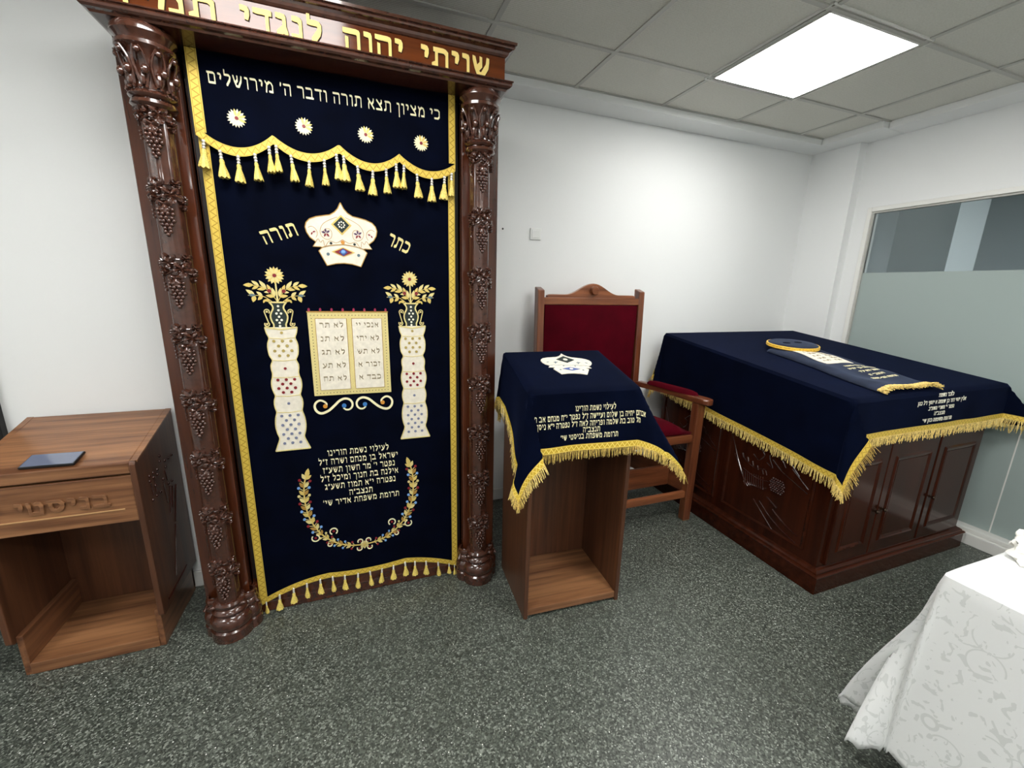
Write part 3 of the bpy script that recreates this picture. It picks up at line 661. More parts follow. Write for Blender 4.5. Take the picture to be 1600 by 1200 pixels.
# flower vases above two columns
def vase(cx):
    k = 1
    X = lambda x: cx+(x+.2925)
    m = MB()
    for p in ribbon(catmull([(X(-.2925), 1.318), (X(-.2925), 1.5)], 2), .006): pass
    m.prism([(X(-.296), 1.416), (X(-.289), 1.416), (X(-.291), 1.5), (X(-.296), 1.5)], fc, 0, .002)
    fl = part(m, 'embroidered_vase', pale_gold, cur)
    m = MB()
    for q in range(16):
        a = 2*PI*q/16; m.m = q % 2; m.prism(leaf(X(-.2945)+.006*math.cos(a), 1.521+.006*math.sin(a), a, .0285, .0125), fc, 0, .0028+.0004*(q % 2))
    m.m = 2; m.prism(circle(X(-.2945), 1.521, .007, 12), fc, 0, .0045); m.build('embroidered_flower', [gold_thread, pale_gold, red_dot], fl)
    m = MB()
    for sg in (-1, 1):
        Z = lambda x: cx+sg*(x+.2925)
        def lf(x, z, x2, z2, w_, mi):
            m.m = mi; p = leaf(0, 0, math.atan2(z2-z, x2-x), math.hypot(x2-x, z2-z), w_); m.prism([(Z(x+a), z+b) for a, b in p], fc, 0, .0025+.0003*mi)
        for a_ in ((-.371, 1.483, -.405, 1.482, .016, 0), (-.352, 1.482, -.376, 1.499, .012, 1), (-.352, 1.482, -.377, 1.466, .012, 0), (-.327, 1.47, -.35, 1.501, .014, 1), (-.327, 1.471, -.36, 1.466, .013, 0),
                   (-.312, 1.46, -.324, 1.486, .012, 0), (-.312, 1.458, -.337, 1.456, .01, 1), (-.3, 1.44, -.308, 1.474, .014, 1), (-.3, 1.44, -.332, 1.443, .014, 0), (-.37, 1.445, -.398, 1.465, .015, 1), (-.37, 1.443, -.378, 1.417, .017, 0),
                   (-.343, 1.442, -.363, 1.458, .012, 1), (-.343, 1.442, -.361, 1.425, .013, 0), (-.318, 1.424, -.34, 1.425, .012, 0), (-.336, 1.428, -.343, 1.414, .008, 0)): lf(*a_)
        m.m = 2; m.prism(circle(Z(-.318), 1.461, .0075, 10), fc, 0, .0032); m.m = 3; m.prism(leaf(Z(-.39), 1.444, 0 if sg > 0 else PI, .024*sg*sg, .012) if sg > 0 else leaf(Z(-.39), 1.444, PI, .024, .012), fc, 0, .0032); m.m = 0
        for pth in ([(-.393, 1.443), (-.36, 1.443), (-.335, 1.437), (-.31, 1.418)], [(-.378, 1.482), (-.345, 1.477), (-.32, 1.462), (-.305, 1.44), (-.293, 1.418)]):
            for p in ribbon([(Z(x), z) for x, z in catmull(pth, 4)], .0022): m.prism(p, fc, 0, .0018)
    m.build('embroidered_leaf', [gold_thread, pale_gold, red_dot, slate_thread], fl)
    prof = catmull([(.031, 1.418), (.021, 1.405), (.019, 1.392), (.027, 1.375), (.0305, 1.36), (.027, 1.342), (.022, 1.33), (.0225, 1.317)], 4)
    poly = [(cx+a, b) for a, b in prof]+[(cx-a, b) for a, b in prof[::-1]]
    m = MB(); m.prism(poly, fc, 0, .0024); m.build('green_vase', green_patch, fl)
    m = MB()
    for sg in (-1, 1):
        for p in ribbon([(cx+sg*a, b) for a, b in prof], .0055): m.prism(p, fc, 0, .004)
        s_pts = [(.031, 1.381), (.034, 1.376), (.04, 1.379), (.042, 1.387), (.035, 1.392), (.0285, 1.388), (.0285, 1.378), (.0285, 1.37)]
        a_ = [(.034+.009*math.cos(t), 1.38+.009*math.sin(t)) for t in [PI*1.25-k_*.35 for k_ in range(13)]]
        b_ = [(.0375+.0085*math.cos(t), 1.3305+.0085*math.sin(t)) for t in [2.3+k_*.38 for k_ in range(13)]]
        for p in ribbon([(cx+sg*(.085-x if False else x+.008), z) for x, z in catmull(a_+b_, 3)], .0035): m.prism(p, fc, 0, .003)
        m.prism(circle(cx+sg*.042, 1.38, .0042, 9), fc, 0, .003); m.prism(circle(cx+sg*.0455, 1.331, .0042, 9), fc, 0, .003)
    m.prism([(cx-.03, 1.414), (cx+.03, 1.414), (cx+.031, 1.42), (cx-.031, 1.42)], fc, 0, .004); m.build('gold_outline', pale_gold, fl)
    dots([(cx-.0015+x+.2925, z) for x, z in ((-.291, 1.402), (-.291, 1.386), (-.299, 1.373), (-.283, 1.373), (-.291, 1.36), (-.3, 1.347), (-.283, 1.347), (-.291, 1.336), (-.291, 1.323))], .0045, white_thread, fl, 'white_dot', CY-.0024)
vase(-.2925); vase(.228)
def emb_column(cx):
    prof = [(.058, 1.318), (.054, 1.295), (.047, 1.275), (.053, 1.255), (.055, 1.235), (.052, 1.205), (.043, 1.184), (.05, 1.165), (.0505, 1.147), (.048, 1.13), (.05, 1.113), (.055, 1.095), (.0555, 1.072), (.051, 1.05), (.0465, 1.033), (.052, 1.015), (.0535, .996), (.051, .978), (.048, .962), (.055, .935), (.0575, .9), (.053, .868), (.0475, .846), (.056, .82), (.0675, .79)]
    poly = [(cx+a, b) for a, b in prof]+[(cx-a, b) for a, b in prof[::-1]]
    m = MB(); m.prism(poly, fc, 0, .0035); c = part(m, 'embroidered_column', satin, cur, bevel=.001)
    m = MB(); f2 = front(CY-.0035)
    for sg in (-1, 1):
        for p in ribbon([(cx+sg*a, b) for a, b in catmull(prof, 3)], .004): m.prism(p, fc, 0, .0048)
    for z, a in ((1.275, .047), (1.184, .043), (1.113, .05), (1.033, .0465), (.962, .048)):
        for p in ribbon([(cx-a, z), (cx, z-.004), (cx+a, z)], .003): m.prism(p, f2, 0, .0012)
    for p in ribbon([(cx-.058, 1.318), (cx, 1.309), (cx+.058, 1.318)], .006): m.prism(p, f2, 0, .0016)
    for p in ribbon([(cx-.0675, .79), (cx+.0675, .79)], .005): m.prism(p, f2, 0, .0012)
    m.build('gold_outline', pale_gold, c)
    def rows(z0, dz, pat, mat, nm):
        dots([(cx+o, z0-dz*r) for r, n_ in enumerate(pat) for o in ([-.031, 0, .031] if n_ == 3 else [-.0155, .0155])], .0061, mat, c, nm, CY-.0035)
    rows(1.262, .02, (3, 2, 3, 2), olive_dot, 'gold_bead'); rows(1.101, .018, (3, 2, 3, 2), red_dot, 'red_bead'); rows(.945, .0205, (3, 2, 3, 2, 3, 2, 3), grey_dot, 'grey_bead')
    m = MB(); m.prism(circle(cx, 1.296, .0058, 10), f2, 0, .002); m.m = 1; m.prism(circle(cx, 1.148, .0058, 10), f2, 0, .002); m.m = 2; m.prism(circle(cx, .998, .0058, 10), f2, 0, .002); m.build('single_bead', [olive_dot, red_dot, grey_dot], c)
emb_column(-.2895); emb_column(.231)
# tablets
m = MB(); m.prism([(-.19, 1.379), (.127, 1.379), (.129, 1.02), (-.189, 1.022)], fc, 0, .003); tab = part(m, 'embroidered_tablets', pale_gold, cur, bevel=.0012)
ft = front(CY-.003)
m = MB(); m.prism([(-.162, 1.353), (-.043, 1.353), (-.039, 1.047), (-.161, 1.047)], ft, 0, .0022); m.prism([(-.021, 1.353), (.1, 1.353), (.102, 1.047), (-.021, 1.047)], ft, 0, .0022); m.build('ivory_panel', satin, tab)
m = MB()
for (x0, x1) in ((-.162, -.041), (-.021, .101)):
    for p in ribbon([(x0, 1.353), (x1, 1.353), (x1, 1.047), (x0, 1.047), (x0, 1.353)], .002): m.prism(p, ft, 0, .0028)
m.build('stitched_frame', bronze_thread, tab)
fr_ = [(-.178+.2935*k/22, z) for k in range(23) for z in (1.366, 1.033)]+[(x, 1.353-.0128*k) for k in range(25) for x in (-.176, .1155)]
dots(fr_, .0021, dark_line, tab, 'bead_row', CY-.003, .0012, 6)
m = MB()
for p in ribbon([(-.192, 1.38), (.129, 1.38)], .005): m.prism(p, ft, -.003, .0015)
m.build('bronze_rim', bronze_thread, tab)
m = MB()
for k in range(8): m.prism(circle(-.183+.0432*k, 1.388, .0075, 10, .0045), fc, 0, .0025)
m.build('pink_bead', plain('raspberry bead', sr(150, 30, 70), .35), tab)
f3 = front(CY-.0052)
for cx, col in ((.041, ('אנכי יי', 'לא יהי', 'לא תש', 'זכור א', 'כבד א')), (-.101, ('לא תר', 'לא תנ', 'לא תג', 'לא תע', 'לא תח'))):
    for k, s_ in enumerate(col): m = MB(); emboss(m, text(s_, .02, .093, cx, 1.315-.0572*k, nw=.06, nh=.2), f3, .0012); m.build('commandment_line', tablet_ink, tab)
# scrolls under the tablets
def scroll(sgn):
    X = lambda x: -.0305+sgn*(x+.0305)
    a = [(-.147, .971), (-.144, .984), (-.155, .996), (-.17, 1.001), (-.185, .993), (-.192, .977), (-.188, .958), (-.175, .945), (-.158, .944), (-.135, .955), (-.112, .975), (-.092, .994), (-.07, 1.003), (-.051, .998), (-.04, .983), (-.041, .965), (-.052, .953), (-.066, .952), (-.077, .961)]
    m = MB()
    wd = [.006+.004*math.sin(PI*i/72) for i in range(73)]
    for p in ribbon([(X(x), z) for x, z in catmull(a, 4)], wd): m.prism(p, fc, 0, .003)
    m.m = 1; m.prism(circle(X(-.15), .974, .009, 12), fc, 0, .004); m.m = 2; m.prism(circle(X(-.074), .971, .0095, 12), fc, 0, .004)
    m.build('embroidered_scroll', [cream_thread, orange_dot, blue_dot], cur)
scroll(1); scroll(-1)
# dedication
for s_, xr, xl, z in (('לעילוי נשמת הורינו', .106, -.158, .742), ('ישראל בן מנחם ושרה ז"ל', .146, -.197, .701), ("נפטר י' מר חשון תשע\"ז", .131, -.182, .66), ('אילנה בת חנוך ומיכל ז"ל', .145, -.195, .62), ('נפטרה י"א תמוז תשע"ג', .131, -.18, .579), ('תנצב"ה', .025, -.079, .539), ("תרומת משפחת אדיר שי'", .145, -.192, .5)):
    m = MB(); emboss(m, text(s_, .026, xr-xl, (xr+xl)/2, z, nw=.085, nh=.17), fc, .0018); m.build('dedication_line', cream_thread, cur)
# wreath
WP = [(-.252, .655), (-.262, .62), (-.266, .575), (-.265, .525), (-.259, .478), (-.244, .424), (-.212, .363), (-.172, .32), (-.128, .291), (-.084, .275), (-.0265, .268)]
m = MB()
for sgn in (1, -1):
    X = lambda x: -.0265+sgn*(x+.0265)
    P = catmull(WP, 14)
    for p in ribbon([(X(x), z) for x, z in P], .006): m.m = 0; m.prism(p, fc, 0, .002)
    L = [0]
    for i in range(1, len(P)): L.append(L[-1]+math.hypot(P[i][0]-P[i-1][0], P[i][1]-P[i-1][1]))
    d = .012; k = 0
    while d < L[-1]-.03:
        i = next(q for q in range(len(L)) if L[q] >= d); i = max(1, i); tx, tz = P[i-1][0]-P[i][0], P[i-1][1]-P[i][1]; a = math.atan2(tz, tx); x, z = P[i]; fade = 1 if d < .3 else .8
        for s2 in (1, -1):
            if k % 2 == 0:
                q = leaf(0, 0, a+s2*.68, .031*fade, .0155*fade); m.m = (k//2+(s2 > 0)) % 3; m.prism([(X(x+u), z+v) for u, v in q], fc, 0, .0026)
            else:
                bx, bz = x+math.cos(a+s2*.95)*.026*fade, z+math.sin(a+s2*.95)*.026*fade
                m.m = 1
                for p in ribbon([(X(x), z), (X(bx), bz)], .0025): m.prism(p, fc, 0, .0018)
                m.m = (3, 4, 1, 3, 4, 4)[(k//2) % 6]; m.prism(circle(X(bx), bz, .0062*fade, 9), fc, 0, .0034)
        d += .0185; k += 1
    q = leaf(X(-.251), .65, PI/2-sgn*.25, .046, .02); m.m = 0; m.prism(q, fc, 0, .003)
    for c0, c1, rr, a0, a1 in ((-.236, .345, .016, 2.4, 7.6), (-.158, .365, .016, -.9, 4.2), (-.178, .3, .009, 2, 6.5), (-.045, .289, .011, -1, 3.6), (-.05, .252, .011, 2.6, 7)):
        m.m = 5
        for p in ribbon([(X(c0+rr*math.cos(a0+(a1-a0)*t/12)), c1+rr*math.sin(a0+(a1-a0)*t/12)) for t in range(13)], .005): m.prism(p, fc, 0, .003)
        m.m = 3; m.prism(circle(X(c0), c1, rr*.35, 8), fc, 0, .002)
m.m = 1
for q in range(6): m.prism(leaf(-.0265, .268, q*PI/3+.5, .021, .016), fc, 0, .0032)
m.m = 0; m.prism(circle(-.0265, .268, .007, 10), fc, 0, .0042)
m.build('embroidered_wreath', [gold_thread, pale_gold, bronze_thread, red_dot, sky_dot, cream_thread], cur)

# ------------------------------------------------------------------ valance
VY = 1.898; fv = front(VY)
val = thing('curtain_valance', 'short navy velvet valance with scalloped gold braid and tassels across the curtain top', 'valance', (-.03, VY, 1.95))
def val_z(x): return cusp(x, [CX0, -.251, -.026, .199, CX1+.002], [2.004, 2.006, 2.003, 1.997, 1.987], [.055, .046, .05, .046])
m = MB(); pts = []
for i in range(93):
    x = CX0+(CX1-CX0)*i/92; h = val_z(x)-.012
    for j in range(8): pts.append((x, VY, h+(2.2565-h)*j/7))
m.grid(pts, 93, 8); m.build('velvet_panel', velvet, val, smooth=True, solid=.003)
zs = [2.0+.256*k/12 for k in range(13)]
m = MB(); strip(m, [(CX0-.003, z) for z in zs], [(CX0+.03, z) for z in zs], fv); m.build('gold_border', braid, val, solid=.0015)
m = MB(); strip(m, [(CX1-.026, z) for z in zs], [(CX1+.001, z) for z in zs], fv); m.build('gold_border', braid, val, solid=.0015)
m = MB(); xs = [CX0-.003+(CX1-CX0+.004)*k/120 for k in range(121)]
strip(m, [(x, val_z(x)-.0145) for x in xs], [(x, val_z(x)+.0145) for x in xs], fv, .004); m.build('scalloped_braid', braid, val, solid=.002)
for x in (-.468, -.422, -.368, -.314, -.266, -.242, -.196, -.135, -.082, -.038, -.012, .037, .094, .145, .185, .216, .267, .328, .382, .412): tassel(val, x, VY-.008, val_z(x)-.014, 1.0)
for x, z in ((-.36, 2.06), (-.144, 2.064), (.074, 2.065), (.288, 2.062)):
    m = MB()
    for q in range(18):
        a = 2*PI*q/18; m.m = 1 if math.cos(a-.9) > .1 and q % 2 else 0; m.prism(leaf(x+.005*math.cos(a), z+.005*math.sin(a), a, .0255, .0092), fv, 0, .0026+.0003*(q % 2))
    m.m = 2; m.prism(circle(x, z, .006, 12), fv, 0, .0045); m.build('embroidered_rosette', [cream_thread, gold_thread, red_dot], val)
ln = "כי מציון תצא תורה ודבר ה' מירושלים"
wid = lambda t_: sum(.42 if c == ' ' else G[c][0]+.13 for c in t_)
ku, xr = .802/(wid(ln)-.13), .367
for wd_ in ln.split(' '):
    ww = (wid(wd_)-.13)*ku; m = MB(); emboss(m, text(wd_, .038, ww, xr-ww/2, 2.158, nw=.085, nh=.13), fv, .002); m.build('embroidered_word', cream_thread, val); xr -= ww+(.42+.13)*ku

# ------------------------------------------------------------------ reading stands
def make_stand(root, W, D, zf, zb, drawer, floor_sides, front_text=None):
    ORG[root.name] = (0, 0, 0); sl = (zb-zf)/D; T = .02
    zl = .0 if floor_sides else .15
    for k, u in enumerate((0, W-T)):
        m = MB(); poly = [(-.012, zl+.012), (-.012, zf-.01), (-.006, zf+.002), (0, zf+.004), (.006, zf-.004), (D, zb-.004), (D, zl), (0, zl)] if not floor_sides else [(0, 0), (0, zf-.012), (.012, zf-.006), (D, zb-.008), (D, 0)]
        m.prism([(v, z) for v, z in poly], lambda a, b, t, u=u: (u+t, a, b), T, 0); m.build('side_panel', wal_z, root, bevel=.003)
    if not floor_sides:
        for u in (.02, W-.04):
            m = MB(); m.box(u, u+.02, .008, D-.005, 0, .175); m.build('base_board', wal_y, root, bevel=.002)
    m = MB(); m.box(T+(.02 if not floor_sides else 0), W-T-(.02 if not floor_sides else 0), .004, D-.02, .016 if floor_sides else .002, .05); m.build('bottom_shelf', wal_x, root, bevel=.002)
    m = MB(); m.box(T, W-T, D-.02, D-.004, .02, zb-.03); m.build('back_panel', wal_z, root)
    m = MB()
    e = .001 if not floor_sides else 0
    fo = -.008 if not floor_sides else .004
    m.hexa([(T-.001, fo, zf-.045), (W-T+.001, fo, zf-.045), (W-T+.001, D, zb-.025), (T-.001, D, zb-.025), (T-.001, fo, zf-.0+min(0, -fo)), (W-T+.001, fo, zf-.0+min(0, -fo)), (W-T+.001, D, zb), (T-.001, D, zb)])
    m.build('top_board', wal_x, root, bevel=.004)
    if not floor_sides:
        for u0, u1 in ((-.001, T), (W-T, W+.001)):
            m = MB(); m.hexa([(u0, .006, zf-.006), (u1, .006, zf-.006), (u1, D, zb-.007), (u0, D, zb-.007), (u0, .006, zf+.0015), (u1, .006, zf+.0015), (u1, D, zb), (u0, D, zb)]); m.build('top_edge', wal_x, root)
    d0, d1 = drawer
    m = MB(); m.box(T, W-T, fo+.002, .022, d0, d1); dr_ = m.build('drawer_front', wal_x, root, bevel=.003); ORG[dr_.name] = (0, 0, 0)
    return dr_
st = thing('reading_stand', 'low walnut laminate reading stand with open shelf and carved side, left of the ark', 'reading stand', (-1.29, 1.846, 0))
dr = make_stand(st, .482, .365, .83, .932, (.59, .778), False)
for s_, xr, xl in (('בניסטי', .386, .125), ('יצח', .085, -.02)):
    m = MB(); emboss(m, text(s_, .046, xr-xl, (xr+xl)/2, .668, nw=.15, nh=.24), front(-.006), .0075); m.build('raised_word', wal_x, dr, bevel=.002)
m = MB(); m.box(.03, .425, -.0085, -.005, .643, .647); m.build('inlay_line', plain('pale wood inlay', sr(190, 150, 105), .4), dr)
sx = .482
for y, z in [(1.919, .734), (1.952, .734), (1.988, .732), (1.915, .714), (1.948, .715), (1.984, .712), (1.951, .679), (2.026, .777), (2.02, .755), (2.066, .739), (2.103, .737), (2.137, .737), (2.065, .711), (2.024, .673), (2.064, .634), (2.101, .63), (1.984, .634), (1.949, .635), (1.913, .634)]: m = MB(); m.ball((sx+.001, y-1.846, z), .0068, 10, 6, (.8, 1, 1)); m.build('carved_stud', carved_dark, st, smooth=True)
for a, b in (((2.074, .619), (2.036, .508)), ((2.097, .608), (2.065, .52)), ((2.132, .598), (2.065, .449)), ((2.064, .44), (1.985, .235)), ((2.02, .66), (2.03, .56)), ((1.92, .7), (1.925, .65)), ((1.955, .7), (1.953, .65)), ((2.05, .7), (2.06, .65)), ((1.889, .19), (2.1, .205))):
    m = MB(); m.tube([(sx+.001, a[0]-1.846, a[1]), (sx+.001, b[0]-1.846, b[1])], .003, 6); m.build('carved_bar', carved_dark, st)

ph = thing('smartphone', 'black smartphone lying face up on the low reading stand', 'smartphone', (-1.06, 1.884, .8462))
ORG[ph.name] = (0, 0, 0); ph.rotation_euler = (math.atan2(.102, .365), 0, -.05)
m = MB(); m.box(-.078, .078, -.038, .038, 0, .009); m.build('body', phone_case, ph, bevel=.003)
m = MB(); m.box(-.074, .074, -.034, .034, .0085, .0096); m.build('screen', screenm, ph)

LR = math.radians(-3.5); LO = (.644, 1.492, 0)
lec = thing('lectern', 'tall narrow walnut lectern open at the front, under the navy cloth', 'lectern', LO, LR)
make_stand(lec, .492, .39, 1.085, 1.185, (.86, 1.04), True)

# ------------------------------------------------------------------ draped cloths
def slerp(a, b, t):
    a, b = a.normalized(), b.normalized(); d = max(-1, min(1, a.dot(b))); th = math.acos(d)
    if th < 1e-4: return a
    return (a*math.sin((1-t)*th)+b*math.sin(t*th))/math.sin(th)
class Drape:
    def __init__(s, W, D, top, f, b, l, r, tips, lscale=None, rscale=None, mid={}, wave=0.0, wfreq=20, R=.014, flare=.05, bulge=.05, rmax=None, droop=None):
        s.__dict__.update(locals())
    def F(s, u, v):
        cu = min(max(u, 0), s.W); cv = min(max(v, 0), s.D); du, dv = u-cu, v-cv
        if du < 0 and s.lscale: du *= s.lscale(cv)
        if du > 0 and s.rscale and abs(dv) < 1e-9: du *= s.rscale
        base = Vector((cu, cv, s.top(cu, cv)))
        r = math.hypot(du, dv)
        if r < 1e-9: return base
        out = Vector((du/r, dv/r, 0))
        nf = Vector((0, math.copysign(s.flare, dv), -1)).normalized(); ns = Vector((math.copysign(s.flare, du), 0, -1)).normalized()
        if abs(du) > 1e-9 and abs(dv) > 1e-9:
            key = ('f' if dv < 0 else 'b')+('l' if du < 0 else 'r'); ox = s.l if du < 0 else s.r; oy = s.f if dv < 0 else s.b
            th = math.atan2(abs(du), abs(dv)); tt = math.atan2(ox, oy); tip = Vector(s.tips.get(key, (out.x*.3, out.y*.3, -1))).normalized()
            if s.rmax:
                rh = min(oy/max(1e-6, math.cos(th)), ox/max(1e-6, math.sin(th))); r *= min(1.0, s.rmax/rh)
            if th < tt:
                a = th/tt; a = a*a*(3-2*a)*.6+a*.4; md = s.mid.get(key)
                if md: md = Vector(md).normalized(); d = slerp(nf, md, a*2) if a < .5 else slerp(md, tip, a*2-1)
                else: d = slerp(nf, tip, a)
                bl = Vector((0, math.copysign(1, dv), 0))
            else:
                a = (th-tt)/(PI/2-tt)
                if s.rscale and du > 0: r *= 1-(1-s.rscale)*min(1, a*1.6)
                a = a*a*(3-2*a)*.6+a*.4; d = slerp(tip, ns, a); bl = Vector((math.copysign(1, du), 0, 0))
            d = (d+bl*s.bulge*math.sin(PI*a)*(-1 if False else 1)).normalized()
        elif abs(dv) > 1e-9: d = nf
        else: d = ns
        L = s.R*PI/2
        if r <= L: a = r/s.R; p = base+out*(s.R*math.sin(a))-Vector((0, 0, s.R*(1-math.cos(a))))
        else: p = base+out*s.R-Vector((0, 0, s.R))+d*(r-L)
        if s.wave:
            q = (u if abs(dv) > abs(du) else v); p = p+out*(s.wave*r*(math.sin(s.wfreq*q+1.3*math.sin(q*7))+.5*math.sin(s.wfreq*.43*q+2)))
        if s.droop: p = p+Vector(s.droop(u, v))
        return p
    def N(s, u, v):
        e = 1e-3; a = s.F(u+e, v)-s.F(u-e, v); b = s.F(u, v+e)-s.F(u, v-e); n = a.cross(b); return n.normalized() if n.length > 1e-12 else Vector((0, 0, 1))
    def fn(s): return lambda a, b, t: s.F(a, b)+s.N(a, b)*t
    def axes(s, lo, o0, L, o1, hi, st):
        out = [lo+(0-lo)*k/max(1, round(-lo/st)) for k in range(max(1, round(-lo/st)))]; n = max(2, round(L/st/1.3)); out += [L*k/n for k in range(n)]; k_ = max(1, round((hi-L)/st)); return out+[L+(hi-L)*k/k_ for k in range(k_+1)]
    def cloth(s, name, mat, parent, st=.02, solid=.003, uv=False):
        us = s.axes(-s.l, 0, s.W, 0, s.W+s.r, st); vs_ = s.axes(-s.f, 0, s.D, 0, s.D+s.b, st); m = MB(); pts = [s.F(u, v) for u in us for v in vs_]; uvs = [(u, v) for u in us for v in vs_] if uv else None
        m.grid(pts, len(us), len(vs_), uvs); return m.build(name, mat, parent, smooth=True, solid=solid)
    def hem(s, st=.012):
        P = []; x0, x1, y0, y1 = -s.l, s.W+s.r, -s.f, s.D+s.b
        c = [(x0, y0), (x1, y0), (x1, y1), (x0, y1), (x0, y0)]
        for i in range(4):
            (a, b), (e, g) = c[i], c[i+1]; n = max(2, round(math.hypot(e-a, g-b)/st)); P += [(a+(e-a)*k/n, b+(g-b)*k/n) for k in range(n)]
        return P+[c[0]]
    def inset(s, p, w): return (min(max(p[0], -s.l+w), s.W+s.r-w), min(max(p[1], -s.f+w), s.D+s.b-w))
    def trim(s, parent, mat, w=.026):
        m = MB(); h = s.hem(.01); strip(m, h, [s.inset(p, w) for p in h], s.fn(), .003); return m.build('gold_braid', mat, parent, solid=.002)
    def fringe(s, parent, length=.042, step=.0042, keepf=None):
        m = MB()
        for p in s.hem(step):
            q = s.inset(p, .01)
            if keepf and not keepf(p): continue
            a = s.F(*p); d = (a-s.F(*q)); d = d.normalized() if d.length > 1e-9 else Vector((0, 0, -1)); n = s.N(*q); a = a+n*.003-d*.003
            d = (d+Vector((random.uniform(-.28, .28), random.uniform(-.28, .28), -.25))).normalized(); strand(m, a, d, length*random.uniform(.8, 1.1))
        return m.build('gold_fringe', fringe_m, parent)
def strand(m, a, d, ln, r=.0015, sag=.12):
    pts = []; dd = Vector(d)
    for k in range(4): pts.append(a.copy()); a = a+dd*(ln/3); dd = (dd+Vector((random.uniform(-sag, sag), random.uniform(-sag, sag), -.12))).normalized()
    m.tube(pts, [r, r*1.1, r, r*.8], 3)

LD = Drape(.492, .39, lambda u, v: 1.0895+.2564*v, .272, .25, .385, .46, {'fl': (-.1, -.1, -.97), 'fr': (.52, -.05, -.84), 'bl': (0, .1, -1), 'br': (.2, .1, -1)}, lscale=lambda v: 1-.36*min(1, v/.3), rscale=.45, mid={'fl': (.17, -.16, -1)}, wave=.022, wfreq=17, bulge=.08)
lc = thing('lectern_cover', 'navy velvet cloth with white crown and gold fringe draped over the tall lectern', 'cloth', LO, LR)
LD.cloth('velvet_cloth', velvet_soft, lc); LD.trim(lc, braid_pale, .028); LD.fringe(lc)
f_ = LD.fn()
for s_, wd, cu, z in (('לעילוי נשמת הורינו', .19, .285, .992), ('אברהם יחיה בן שלום ועיישה ז"ל נפטר י"ח מנחם אב תשס', .575, .262, .957), ('מזל טוב בת שלמה ופריחה לאה ז"ל נפטרה י"א ניסן תשי', .545, .245, .925), ('תנצב"ה', .08, .27, .897), ("תרומת משפחת בניסטי שי'", .27, .262, .869)):
    m = MB(); emboss(m, text(s_, .0225, wd, cu, z-1.0895, nw=.085, nh=.16), f_, .0016, -.0005); m.build('dedication_line', cream_thread, lc)
def top_crown(parent, fn, cu, cv, sc, ang):
    ca, sa = math.cos(ang), math.sin(ang)
    T_ = lambda p: [(cu+((x-XC)*ca-(z-1.69)*sa)*sc, cv+((x-XC)*sa+(z-1.69)*ca)*sc) for x, z in p]
    m = MB(); m.prism(T_(body), fn, 0, .004); c = part(m, 'embroidered_crown', satin, parent, bevel=.001)
    m = MB(); m.m = 0; m.prism(T_([(-.036, 1.77), (-.085, 1.728), (-.036, 1.69), (.013, 1.728)]), fn, .003, .0052); m.m = 1; m.prism(T_([(-.081, 1.621), (-.036, 1.64), (.01, 1.621), (-.036, 1.602)]), fn, .003, .0052); m.m = 2; m.prism(T_(circle(-.036, 1.728, .012)), fn, .003, .006); m.prism(T_(circle(-.036, 1.621, .009)), fn, .003, .006)
    m.m = 3
    for sg in (-1, 1):
        for k, a in enumerate((1.7, .6, 2.9, 4.2)): m.prism(T_(leaf(XC+sg*.06, 1.692, a, .014, .006)), fn, .003, .005)
        m.prism(T_(leaf(XC+sg*.109, 1.692, 1.6+sg*1.2, .016, .007)), fn, .003, .005); m.prism(T_(circle(XC+sg*.058, 1.611, .005)), fn, .003, .005); m.prism(T_(circle(XC+sg*.03, 1.655, .0043)), fn, .003, .005)
        for p in ribbon([(XC+sg*a, b) for a, b in ((.1, 1.655), (.08, 1.665), (.06, 1.66), (.04, 1.667), (0, 1.66))], .002): m.prism(T_(p), fn, .003, .0046)
    m.build('stitched_detail', [green_patch, plain('royal blue stitching', sr(52, 80, 150), .4), white_thread, slate_thread], c)
top_crown(lc, f_, .262, .245, .93, -.12)

# ------------------------------------------------------------------ bimah
bim = thing('bimah_desk', 'large dark mahogany reading desk with carved sides and three front doors', 'desk', (2.77, 1.85, 0))
BX0, BX1, BY0, BY1, BZF, BZB = 2.14, 3.40, 1.2, 2.45, 1.028, 1.186
zt = lambda y: BZF+(BZB-BZF)*(y-BY0)/(BY1-BY0)
m = MB(); m.hexa([(BX0, BY0, .1), (BX1, BY0, .1), (BX1, BY1, .1), (BX0, BY1, .1), (BX0, BY0, zt(BY0)-.02), (BX1, BY0, zt(BY0)-.02), (BX1, BY1, zt(BY1)-.02), (BX0, BY1, zt(BY1)-.02)]); m.build('carcass', bim_z, bim)
m = MB(); m.hexa([(BX0-.012, BY0-.02, zt(BY0)-.03), (BX1+.012, BY0-.02, zt(BY0)-.03), (BX1+.012, BY1+.01, zt(BY1)-.03), (BX0-.012, BY1+.01, zt(BY1)-.03), (BX0-.012, BY0-.02, zt(BY0-.02)), (BX1+.012, BY0-.02, zt(BY0-.02)), (BX1+.012, BY1+.01, zt(BY1+.01)), (BX0-.012, BY1+.01, zt(BY1+.01))]); m.build('desk_top', bim_x, bim, bevel=.004)
m = MB(); m.box(2.107, 3.425, 1.167, 2.47, 0, .092); m.build('plinth', bim_x, bim, bevel=.003)
moulding([(0, .09), (.034, .09), (.036, .097), (.03, .103), (.024, .105), (.022, .112), (.012, .12), (.004, .124), (0, .13)], BX0, BX1, BY0, 2.46).build('plinth_moulding', bim_x, bim, bevel=0)
